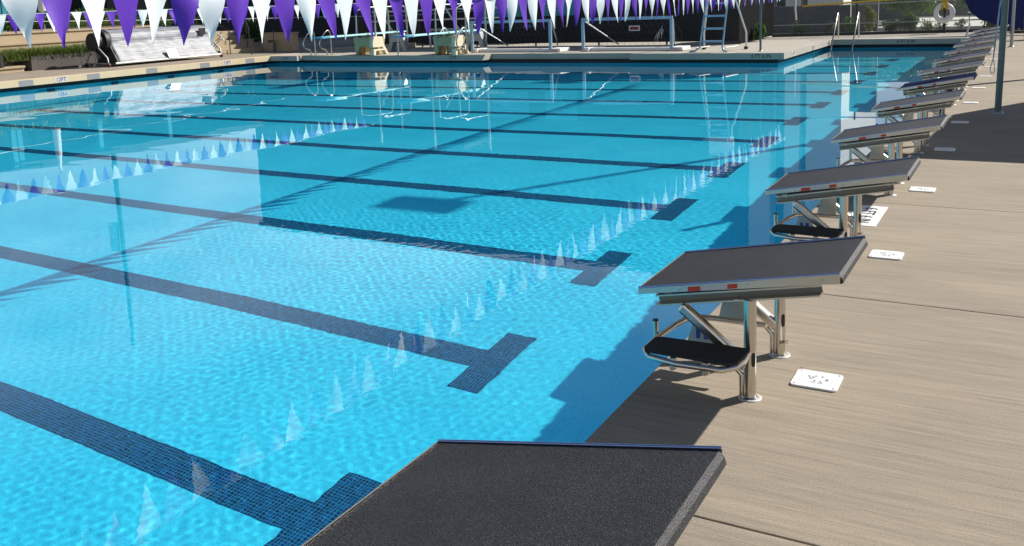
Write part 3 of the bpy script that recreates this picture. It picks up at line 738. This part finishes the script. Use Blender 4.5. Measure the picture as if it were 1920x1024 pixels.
b.build('blocks', BRICK, t); MB().box(-25.99, -24.41, 28.306, 28.59, 0, .69).build('mortar', MORTAR, t); MB().box(-26.04, -24.36, 28.26, 28.64, .69, .75).build('cap', TERRACE, t, bevel=.006)
t = thing('drinking_fountain', 'small grey drinking fountain in front of the tan block wall', 'fountain', (-25.35, 28.1, 0))
MB().box(-.06, .06, -.04, .1, 0, .38).build('pedestal', GALV, t); MB().tube([(0, -.05, .36), (0, -.05, .44), (0, -.05, .47)], [.08, .15, .16], 14).build('basin', STEEL, t)

# ------------------------------------------------------------------ silver cover reel
t = thing('cover_reel', 'large silver pool cover rolled on its wheeled reel', 'pool cover', (-25.0, 0, 0))
prof = [(.16, .10), (.13, .16), (.06, .30), (-.02, .48), (-.10, .62), (-.16, .70), (-.20, .78), (-.185, .90), (-.22, 1.02), (-.32, 1.13), (-.47, 1.20), (-.64, 1.19), (-.78, 1.10), (-.86, .96), (-.88, .78), (-.90, .5), (-.92, .12)]
b = MB(); n_ = 40; vs, fs = [], []; rg = random.Random(5)
for j in range(n_ + 1):
    y = 20.45 + (24.75 - 20.45) * j / n_
    for i, (px, pz) in enumerate(prof):
        q = .012 * math.sin(y * 5.1 + i * 1.7) + .010 * math.sin(y * 11 + i * .9) + .006 * rg.uniform(-1, 1)
        vs.append((px + q * .7, y, pz + q))
m_ = len(prof)
for j in range(n_):
    for i in range(m_ - 1): a = j * m_ + i; fs.append((a, a + 1, a + m_ + 1, a + m_))
b.add(vs, fs, True); cv = b.build('cover', SILVER, t); md = cv.modifiers.new('s', 'SOLIDIFY'); md.thickness = .03; md.offset = -1
MB().tube([(-.52, 20.0, .82), (-.52, 24.9, .82)], .30, 24).build('roll', BLACK, t)
MB().tube([(-.52, 20.28, .82), (-.52, 20.42, .82)], .40, 28).build('end_disc', BLACK, t)
MB().tube([(-.52, 20.02, .82), (-.52, 20.27, .82)], .17, 20).build('hub', STEEL, t)
b = MB(); b.prism([(.18, .08), (.14, .20), (-.22, .78), (-.30, .60), (-.9, .10)], 'y', 20.40, 20.44); b.build('side_flap', BLACK, t)
b = MB(); b.tube([(.18, 20.3, .11), (.18, 24.85, .11)], .035, 10); b.build('hem_bar', WSTEEL, t)
for y in (20.05, 24.9):
    b = MB(); b.tube([(-.52, y, .82), (.12, y, .30), (.15, y, .09)], .025, 8); b.tube([(-.52, y, .82), (-.95, y, .1)], .025, 8); b.tube([(.15, y, .12), (-.95, y, .12)], .02, 8); b.build('end_frame', GALV, t)
    for x in (.15, -.95): MB().tube([(x, y - .03, .07), (x, y + .03, .07)], .07, 14).build('wheel', mat('dark_red_wheel', (.10, .015, .015), .6), t)
b = MB(); b.tube([(-.1, 24.95, .9), (.12, 25.0, .78), (.05, 25.0, .62)], .02, 8); b.tube([(.0, 24.95, .62), (.2, 25.02, .66)], .03, 8); b.build('crank', WSTEEL, t)
b = MB(); b.box(-.16, -.13, 24.2, 24.5, .86, 1.10); b.build('buckle_patch', DARKP, t)
sg = MB().add([(.235, 22.45, .14), (.235, 22.88, .14), (.115, 22.85, .44), (.115, 22.42, .44)], [(0, 1, 2, 3)]).build('notice', WPLATE, t)
b = MB()
for i in range(4): ya = 22.48 + i * .09; b.add([(.152, ya, .37), (.152, ya + .06, .37), (.140, ya + .06, .40), (.140, ya, .40)], [(0, 1, 2, 3)])
b.build('heading', RED, sg)
b = MB(); b.tube([(-.3, 19.4, .03), (.1, 19.5, .06)], .02, 6)
t2 = thing('folding_trolley', 'thin metal folding trolley frame in shade left of the silver cover', 'trolley', (-25.75, 19.75, 0))
b.v = []; b.f = []; b.mi = []; b.sm = []
for y in (-.1, .45):
    b.tube([(0, y, .05), (0, y + .12, .45), (-.1, y + .25, .78)], .014, 6); b.tube([(.1, y + .3, .05), (0, y + .12, .45)], .014, 6)
b.tube([(-.1, .15, .78), (-.1, .70, .78)], .014, 6); b.build('frame', GALV, t2)
for y in (-.1, .45): MB().tube([(0, y - .02, .06), (0, y + .02, .06)], .06, 12).build('wheel', WPLAST, t2)

# ------------------------------------------------------------------ grab rails at the deep end
def grab(lab, x, y, m, ):
    t = thing('ladder_rail', lab, 'pool ladder rail', (x, y, 0), 0, 'curved grab rails at the deep end')
    pts = [(0, 0, 0), (0, 0, .13), (0, -.08, .21), (0, -.28, .25), (0, -.36, .33), (0, -.37, .47), (0, -.26, .62), (0, -.08, .79), (0, .05, .86), (0, .15, .86), (0, .23, .79), (0, .25, .70), (0, .25, 0)]
    MB().tube(pts, .024, 10).build('tube', m, t)
    for y_ in (0, .25): MB().tube([(0, y_, 0), (0, y_, .02)], .05, 12).build('escutcheon', m, t)
grab('left rail of the sunlit pair of curved pool rails', -21.2, 25.75 - .08, STEEL)
grab('right rail of the sunlit pair of curved pool rails', -20.45, 25.75 - .08, STEEL)
grab('left rail of the shaded pair of curved pool rails', -15.55, 25.72, GALV)
grab('right rail of the shaded pair of curved pool rails', -14.80, 25.72, GALV)

# ------------------------------------------------------------------ diving boards
def diving(lab, x):
    t = thing('diving_board', lab, 'diving board', (x, 0, 0), 0, 'low diving boards on the far deck')
    MB().box(-.25, .25, 23.2, 27.9, .69, .735).build('board', BOARD, t, bevel=.01)
    MB().box(-.251, .251, 23.19, 23.6, .688, .737).build('board_tip', BOARDB, t)
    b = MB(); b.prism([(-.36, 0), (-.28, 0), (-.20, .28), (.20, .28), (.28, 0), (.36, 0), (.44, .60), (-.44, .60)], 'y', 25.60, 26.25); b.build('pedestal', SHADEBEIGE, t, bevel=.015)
    MB().box(-.05, .05, 25.55, 25.6, .0, .26).build('pedestal_brace', DISC, t)
    MB().tube([(-.30, 25.95, .655), (.30, 25.95, .655)], .035, 12).build('fulcrum', WSTEEL, t)
    # white moulded step frame at the side
    s = MB()
    Y0 = 25.36; s.prism([(Y0, 0), (Y0 + .12, 0), (Y0 + .15, .15), (Y0 + .62, .15), (Y0 + .72, 0), (Y0 + .86, 0), (Y0 + .60, .36), (Y0 - .03, .36), (Y0 - .02, .27), (Y0 + .52, .27), (Y0 + .56, .20), (Y0 + .01, .20)], 'x', .46, .60)
    s.prism([(Y0 - .04, .361), (Y0 + .60, .361), (Y0 + .52, .62), (Y0 + .04, .64)], 'x', .46, .60)
    s.build('side_steps', BEIGE, t, bevel=.01)
    s = MB(); s.prism([(-.42, 0), (-.26, 0), (-.16, .34), (.16, .34), (.26, 0), (.42, 0), (.22, .66), (-.22, .66)], 'y', 27.5, 27.75); s.build('rear_stand', GALV, t, bevel=.012)
    for sx in (-.40, .40):
        MB().tube([(sx, 25.75, .58), (sx * 1.02, 25.78, 1.5), (sx * 1.02, 26.2, 1.62), (sx * 1.02, 27.5, 1.62), (sx, 27.62, 1.5), (sx, 27.65, .35)], .028, 8).build('guard_rail', GALV, t)
diving('left diving board with aqua top on the far deck', -18.75)
diving('right diving board with aqua top on the far deck', -15.45)

# ------------------------------------------------------------------ water polo goals
def goal(lab, x0, x1, y):
    t = thing('water_polo_goal', lab, 'goal', (x0, y, 0), 0, 'water polo goals on the far deck'); W_ = x1 - x0
    b = MB(); b.box(0, W_, -.04, .04, .96, 1.05); b.box(-.01, .08, -.042, .038, .06, .959); b.box(W_ - .08, W_ + .01, -.042, .038, .06, .959); b.build('front_frame', ALU, t, bevel=.006)
    b = MB(); b.tube([(.1, .04, .93), (.75, 1.15, .16)], .022, 8); b.tube([(W_ + .0, .04, .95), (W_ - .35, 1.15, .16)], .022, 8); b.build('brace', GALV, t)
    b = MB(); b.box(-.02, .22, -.02, 1.35, .01, .12); b.box(W_ - .12, W_ + .30, -.02, .75, .01, .12); b.box(.23, W_ - .13, .10, .32, .01, .11); b.build('float', FLOAT, t, bevel=.012)
    b = MB()
    for i in range(3): b.box(W_ + .02 + .07 * i, W_ + .06 + .07 * i, -.0215, -.0203, .04, .085)
    b.build('float_mark', RED, t)
    b = MB()
    for i in range(16):
        a = W_ * i / 15; b.tube([(a, .05, .96), (a, .8, .5), (min(max(a, .1), W_ - .1), 1.1, .13)], .004, 4)
    for z_, y_ in ((.8, .3), (.55, .72), (.32, .95)): b.tube([(0, y_, z_), (W_, y_, z_)], .004, 4)
    b.build('net', BLACK, t)
goal('left water polo goal, right of the shaded rails', -15.02, -12.02, 26.62)
goal('right water polo goal, with the red sign behind it', -11.05, -8.06, 26.85)

# ------------------------------------------------------------------ lifeguard chair
t = thing('lifeguard_chair', 'tall lifeguard chair with ladder rungs on the far deck', 'lifeguard chair', (0, 0, 0))
for s_, (xa, xb) in ((-1, (-7.0, -6.86)), (1, (-6.34, -6.24))):
    MB().tube([(xa - .27 if s_ < 0 else xa + .17, 26.0, .03), (xa - .12 if s_ < 0 else xa + .05, 26.08, .05), (xa, 26.15, .14), (xa + (.005), 26.2, .3), (xb, 26.35, 1.5), (xb + .03, 26.4, 2.0)], .026, 10).build('front_rail', ALU, t)
for z_ in (.31, .67, 1.03, 1.39, 1.75):
    q = z_ / 1.5; b = MB(); b.box(-7.0 + .14 * q + .03, -6.34 + .1 * q - .03, 26.17 + .15 * q, 26.27 + .15 * q, z_ - .03, z_ + .025); b.build('rung', ALU, t)
for xr, xt in ((-7.3, -7.05), (-6.02, -6.35)):
    MB().tube([(xr, 27.5, .0), (xr, 27.5, .5), (xt, 27.2, 1.75), (xt, 27.1, 2.0)], .026, 10).build('rear_leg', WSTEEL, t)
    MB().tube([(xr, 27.42, .05), (xr, 27.58, .05)], .05, 12).build('wheel', BLACK, t)
for x in (-7.15, -6.3): MB().tube([(x, 26.3, .12), (x + .15, 27.1, .12)], .02, 8).build('base_bar', WSTEEL, t)
MB().tube([(-7.12, 26.5, 1.55), (-6.2, 26.5, 1.55)], .02, 8).build('cross_bar', WSTEEL, t)
MB().box(-7.0, -6.25, 26.35, 27.0, 1.98, 2.03).build('seat', WPLAST, t); MB().box(-7.0, -6.25, 26.98, 27.03, 2.05, 2.6).build('backrest', WPLAST, t)

# ------------------------------------------------------------------ fences
t = thing('screen_fence', 'black windscreen fence behind the goals and chair', 'fence', (0, 0, 0))
MB().box(-19.6, -7.0, 30.3, 30.34, .10, 2.9).build('screen', DARKM, t)
b = MB(); [b.tube([(x, 30.38, 0), (x, 30.38, 3.0)], .035, 8) for x in np.linspace(-19.6, -7.0, 6)]; b.build('posts', DARKP, t)
MB().box(-7.02, -6.98, 30.36, 34.7, .06, 2.9).build('return_screen', mat('open_black_mesh', (.008, .0085, .010), .95, var=.5, scale=40, spec=.05), t)
t = thing('chain_fence', 'chain link fence along the far right end of the deck', 'fence', (0, 0, 0))
A_, B_ = Vector((-7.0, 34.75, 0)), Vector((7, 38.6, 0)); D_ = (B_ - A_); Ld = D_.length; D_.normalize()
b = MB(); st = .075; H_ = 2.4
for i in range(int((Ld + H_) / st)):
    s0 = -H_ + i * st
    for sgn in (1, -1):
        a0, a1 = (s0, s0 + H_) if sgn == 1 else (s0 + H_, s0)
        za, zb = .08, H_
        # clip to the fence length
        pa, pb = a0, a1
        def lerp(s_): return za + (zb - za) * (s_ - a0) / (a1 - a0)
        lo_, hi_ = max(min(pa, pb), 0), min(max(pa, pb), Ld)
        if hi_ - lo_ < .02: continue
        P_, Q_ = A_ + D_ * lo_, A_ + D_ * hi_
        b.beam((P_.x, P_.y + sgn * .003, lerp(lo_)), (Q_.x, Q_.y + sgn * .003, lerp(hi_)), .004, .004)
b.build('mesh', GALV, t)
for i in range(6):
    P_ = A_ + D_ * Ld * i / 5; MB().tube([P_, (P_.x, P_.y, 2.5)], .032, 8).build('post', DARKP, t)
b = MB(); b.tube([A_ + Vector((0, 0, 2.42)), B_ + Vector((0, 0, 2.42))], .02, 8); b.tube([A_ + Vector((0, 0, .42)), B_ + Vector((0, 0, .42))], .012, 8); b.tube([A_ + D_ * 2.3 + Vector((0, 0, 1.08)), B_ + Vector((0, 0, 1.30))], .018, 8); b.build('rail', GALV, t)
MB().beam(A_ + Vector((0, 0, .05)), B_ + Vector((0, 0, .05)), .05, .10).build('base_board', DARKP, t)
o = MB().add([(-10.86, 30.285, .49), (-10.46, 30.285, .49), (-10.46, 30.285, .67), (-10.86, 30.285, .67), (-10.86, 30.297, .49), (-10.46, 30.297, .49), (-10.46, 30.297, .67), (-10.86, 30.297, .67)],
             [(0, 1, 2, 3), (7, 6, 5, 4), (0, 4, 5, 1), (1, 5, 6, 2), (2, 6, 7, 3), (3, 7, 4, 0)]).build('fence_sign', WPLATE)
tag(o, 'small white and red sign on the black fence inside right goal', 'sign')
b = MB(); b.use(RED).box(-10.82, -10.50, 30.281, 30.2845, .525, .635); b.use(INK)
for i in range(5): b.box(-10.80 + i * .058, -10.765 + i * .058, 30.279, 30.2805, .545, .615)
b.build('sign_print', None, o)
# teal banners hung on the black fence
for (xa, xb, lab) in ((-16.6, -14.9, 'teal banner on dark fence above left goal, left one'), (-14.2, -12.9, 'teal banner on dark fence above the left goal, right one')):
    o = MB().box(xa, xb, 30.27, 30.295, 1.08, 2.1).build('banner', TEAL); tag(o, lab, 'banner')
    b = MB(); rg = random.Random(int(xa * 10))
    for i in range(6): b.box(xa + .15, xb - rg.uniform(.2, .8), 30.265, 30.2695, 1.25 + i * .12, 1.29 + i * .12)
    b.build('banner_lines', mat('pale_teal', (.10, .36, .42), .5), o)
o = MB().box(-15.0, -14.68, 30.26, 30.295, .66, .78).build('fence_tag', mat('dim_blue', (.06, .10, .25), .5)); tag(o, 'small blue tag on the dark fence inside left goal', 'sign')
# equipment pile seen through the left goal
t = thing('equipment_net', 'pale bundled net hanging on the fence inside left goal', 'net', (-17.3, 30.15, 0)); b = MB(); rg = random.Random(9)
for i in range(16):
    x = rg.uniform(-.35, .35); b.tube([(x, 0, rg.uniform(.75, 1.0)), (x + rg.uniform(-.1, .1), -.05, rg.uniform(.55, .7)), (x + rg.uniform(-.2, .2), 0, rg.uniform(.35, .5))], .014, 5)
b.build('strands', ROPE, t)
t = thing('equipment_bag', 'crumpled clear plastic bag hanging on the fence at right goal', 'bag', (-9.7, 30.1, 0)); b = MB()
for i in range(8):
    x = -.12 + .035 * i + rg.uniform(-.02, .02); zt_ = .62 - .05 * abs(i - 5) + rg.uniform(-.03, .03); b.tube([(x + .06, 0, zt_), (x + .02, -.04, zt_ - .12), (x + rg.uniform(-.03, .05), 0, zt_ - rg.uniform(.2, .34))], [.006, .020 * rg.uniform(.4, 1), .005], 5)
b.build('folds', WPLAST, t)

# ------------------------------------------------------------------ covered stand behind the boards
t = thing('covered_stand', 'dark covered stand with white steel frame behind the diving boards', 'stand', (0, 0, 0))
MB().box(-25.2, -19.7, 33.4, 34.0, 0, 3.4).build('back_wall', DARKP, t)
b = MB(); b.box(-25.2, -18.0, 30.6, 34.2, 3.3, 3.45); b.build('roof', DARKP, t)
for i, (x, w_) in enumerate(((-24.3, 1.2), (-22.9, 1.3), (-21.4, 1.2))): MB().box(x, x + w_, 33.36, 33.398, .25, 1.0).build('panel', mat('dim_mesh_panel', (.055, .05, .045), .8, var=.35, scale=6), t)
for y_, z_ in ((29.6, 1.05), (29.9, 1.42)): MB().tube([(-21.6, y_, z_), (-15.5, y_ + .1, z_ + .03)], .032, 8).build('guard_bar', WSTEEL, t)
for x in (-21.5, -18.9, -16.4): MB().tube([(x, 29.9, 0), (x, 29.9, 3.3)], .04, 8).build('column', WSTEEL, t)
for x in (-20.9, -17.8): MB().tube([(x - .35, 29.7, 1.7), (x + .6, 29.7, .35)], .035, 8).build('diagonal', WSTEEL, t)
o = MB().box(-19.2, -17.6, 30.1, 30.16, .62, .72).build('bench', GALV); tag(o, 'grey bench seat behind the left diving board', 'bench')
for i, x in enumerate((-18.9, -18.2)):
    MB().box(x, x + .05, 30.1, 30.16, 0, .619).build('leg', DARKP, o)
t = thing('deck_ramp', 'low grey ramp on the deck behind the left diving board', 'ramp', (0, 0, 0)); b = MB()
b.prism([(-24.0, 0), (-19.8, 0), (-19.8, .18), (-24.0, .02)], 'y', 29.6, 30.2); b.build('slab', PALE, t)

# ------------------------------------------------------------------ far right: walls, rails, ring, planting
t = thing('entry_rail', 'left stainless entry rail reaching into the far water', 'pool rail', (0, 0, 0), 0, 'pair of stainless entry rails')
MB().tube([(-4.42, 33.25, 0), (-4.42, 33.25, .80), (-4.42, 33.18, .86), (-4.42, 33.05, .86), (-4.42, 31.9, -.35), (-4.42, 31.7, -1.2)], .024, 10).build('tube', STEEL, t)
t = dup(t, (.66, 0, 0), 'right stainless entry rail reaching into the far water')
t = thing('ring_buoy', 'white life ring hanging on its black post by the fence', 'life ring', (-1.37, 36.0, 0))
pts = [(.265 * math.cos(a), -.06, .71 + .265 * math.sin(a)) for a in [2 * math.pi * k / 32 for k in range(32)]]
MB().tube(pts, .085, 12, closed=True).build('ring', WPLAST, t)
b = MB(); b.tube([(.31 * 1.02 * math.cos(a) - .02, -.06, .68 + .335 * math.sin(a)) for a in [2 * math.pi * k / 32 for k in range(32)]], .008, 5, closed=True); b.build('grab_line', ROPE, t)
b = MB(); rg = random.Random(4)
for i in range(14): x = rg.uniform(-.10, .12); b.tube([(x * .5, -.13, 1.22), (x, -.16, 1.0), (x + rg.uniform(-.05, .05), -.16, rg.uniform(.80, .9))], .015, 5)
b.build('rope_bundle', YROPE, t)
MB().tube([(.02, 0, 0), (.02, 0, 1.6)], .035, 8).build('post', DARKP, t)
o = MB().beam((-5.9, 34.55, 1.10), (-2.0, 34.7, 1.28), .05, .06).build('reach_pole', YEL); tag(o, 'yellow reaching pole hung high on the chain fence', 'pole')
MB().tube([(-6.15, 34.5, 1.6), (-6.15, 34.5, 1.0), (-6.1, 34.45, .62)], .035, 8).build('hook', WPLAST, o)
simple('low_wall', 'dark bluish wall beyond the fence at far deck corner', 'wall', mat('slate_wall', (.05, .055, .075), .8, var=.2, scale=1), lambda b: b.box(-14, -4.9, 38.2, 38.5, 0, 1.05))
o = MB().box(-4.9, -3.9, 38.6, 38.8, 0, 2.6).build('slat_fence', mat('grey_slats', (.12, .115, .11), .7, var=.5, scale=3, stretch=(12, 1, .2))); tag(o, 'grey slatted screen panel between bush and fence', 'fence')
struct(MB().box(-3.9, 14, 38.3, 60, -.15, .14).build('garden_path', LIGHTWALL))
struct(MB().box(-14, -3.9, 39, 60, -.15, .05).build('gravel_court', mat('grey_gravel', (.10, .10, .105), .9, var=.3, scale=8)))
simple('garden_wall', 'long grey wall across the path beyond the chain fence', 'wall', mat('grey_wall', (.13, .135, .13), .85, var=.25, scale=1.5), lambda b: b.box(-14, 16, 52, 52.4, 0, 2.6))
for i, (x, y, z, rx, rz_, n_, m_, lf, lab) in enumerate([
    (-6.35, 36.6, .25, .55, .28, 500, FOLD, .05, 'sparse grey bush inside the fence corner at far deck'), (-5.3, 36.7, .28, .28, .30, 420, FOLD, .05, 'small green bush left of the entry rails'),
    (-4.55, 36.5, .3, .28, .32, 600, FOLG, .05, 'bright green bush behind the left entry rail'), (-3.95, 36.8, .50, .22, .52, 900, FOLY, .05, 'tall yellow-green bush between the entry rails'),
    (-3.0, 37.2, .26, .62, .26, 1500, FOLD, .05, 'wide dark green bush right of the entry rails'), (-2.55, 37.0, .36, .34, .38, 1100, FOLG, .05, 'bright green bush at the right of the wide dark one'),
    (-2.0, 36.9, .22, .25, .26, 240, FOLG, .04, 'thin sapling bush left of the life ring'), (-1.55, 37.2, .25, .25, .25, 160, FOLD, .04, 'nearly bare bush just left of the ring post'),
    (-.95, 37.4, .25, .25, .25, 160, FOLD, .04, 'nearly bare bush just right of the ring post'), (.2, 38.0, .35, .7, .35, 900, FOLG, .05, 'green bush under the navy umbrella'),
    (-6.75, 31.9, .3, .22, .34, 500, FOLG, .05, 'bright bush at the foot of the black fence right of chair'), (2.6, 38.5, .5, .9, .6, 900, FOLD, .06, 'dark bush at the far right edge behind the poles'), (-3.2, 44, 1.1, 1.6, .7, 1800, FOLG, .09, 'big leafy shrub rising behind the chain fence above the wide bush'), (-.2, 46, 1.0, 1.4, .6, 1500, FOLD, .09, 'dark shrub rising behind the life ring')]):
    crown('garden_bush', lab, x, y, z, rx, rx * .8, rz_, n_, m_, 60 + i, lf)
for i, (x, y, h, r_, lab) in enumerate([(-2.6, 56, 5.2, 2.6, 'large tree beyond the garden wall left of the life ring'), (3.2, 58, 6.5, 3.0, 'large tree beyond the garden wall behind the umbrella'),
                                        (8, 54, 5.6, 2.8, 'large tree beyond the garden wall at far right'), (-7.2, 50, 3.6, 1.6, 'dark tree beyond the slate wall')]):
    rg = random.Random(80 + i); crown('garden_tree', lab, x, y, h * .62, r_, r_ * .9, h * .38, 5200, FOLD, 90 + i, .16, cat='tree')

# ------------------------------------------------------------------ buildings (mostly seen as reflections)
def building(lab, x0, x1, y0, y1, h, m, cols, rows, wz=2.2):
    t = thing('building', lab, 'building', (0, 0, 0))
    MB().box(x0, x1, y0, y1, 0, h).build('wall', m, t)
    MB().box(x0 - .2, x1 + .2, y0 - .2, y1 + .2, h, h + .3).build('roof_edge', m, t)
    for r in range(rows):
        for c_ in range(cols):
            a = x0 + (x1 - x0) * (c_ + .18) / cols; e = x0 + (x1 - x0) * (c_ + .82) / cols; z = 1.2 + r * (h - 1.5) / rows
            wn2 = MB().box(a, e, y0 - .03, y0 - .003, z, z + (h - 1.5) / rows * .62).build('window', GLASSD, t)
            MB().box(a - .05, e + .05, y0 - .06, y0 - .032, z - .1, z - .01).build('sill', DARKP, wn2)
    return t
building('long dark building beyond the far deck', -43.5, -10.7, 45, 58, 11.9, FACADE, 9, 3)
t = thing('building', 'tall pale building end at the right of the dark one', 'building', (0, 0, 0))
for (a, e) in ((-10.6, -9.6), (-8.9, -8.2), (-7.9, -6.3)): MB().box(a, e, 45, 46, 0, 12.6).build('pier', FACADE2, t)
MB().box(-10.6, -6.3, 46.01, 56, 0, 12.4).build('wall', FACADE2, t)
for (a, e) in ((-9.5, -9.0), (-8.15, -7.95)): MB().box(a, e, 45.9, 46.005, .5, 11).build('window', GLASSD, t)
t = thing('building', 'low dark pavilion with teal posts behind the left terraces', 'building', (0, 0, 0))
MB().box(-44, -36, 2, 40, 0, 3.5).build('wall', FACADE, t); MB().box(-44.5, -33.4, 1.5, 40.5, 3.5, 3.75).build('roof', DARKP, t)
for y in (14.5, 18.2, 21.9, 22.15, 25.8, 29.5): MB().box(-33.7, -33.5, y, y + .2, 1.2, 3.5).build('post', TEAL, t)
for y in (15.5, 19, 22.8, 26.6): MB().box(-36.02, -35.99, y, y + 2.2, 1.4, 3.1).build('window', GLASSD, t)
t = thing('pool_umbrella', 'closed white umbrella standing on the left terrace', 'umbrella', (-33.0, 23.5, 1.22))
MB().tube([(0, 0, 0), (0, 0, 2.9)], .03, 8).build('pole', GALV, t)
MB().tube([(0, 0, .55), (0, 0, .8), (0, 0, 2.0), (0, 0, 2.75)], [.10, .17, .13, .03], 10).build('furled_canopy', WPLAST, t)
t = thing('flood_light', 'slim light pole far beyond the left terraces', 'light mast', (-38.5, 30.2, 0))
MB().tube([(0, 0, 0), (0, 0, 14.6)], [.14, .09], 10).build('mast', DARKP, t); MB().box(-.75, -.16, -.15, .15, 8.2, 9.6).build('control_box', GALV, t)
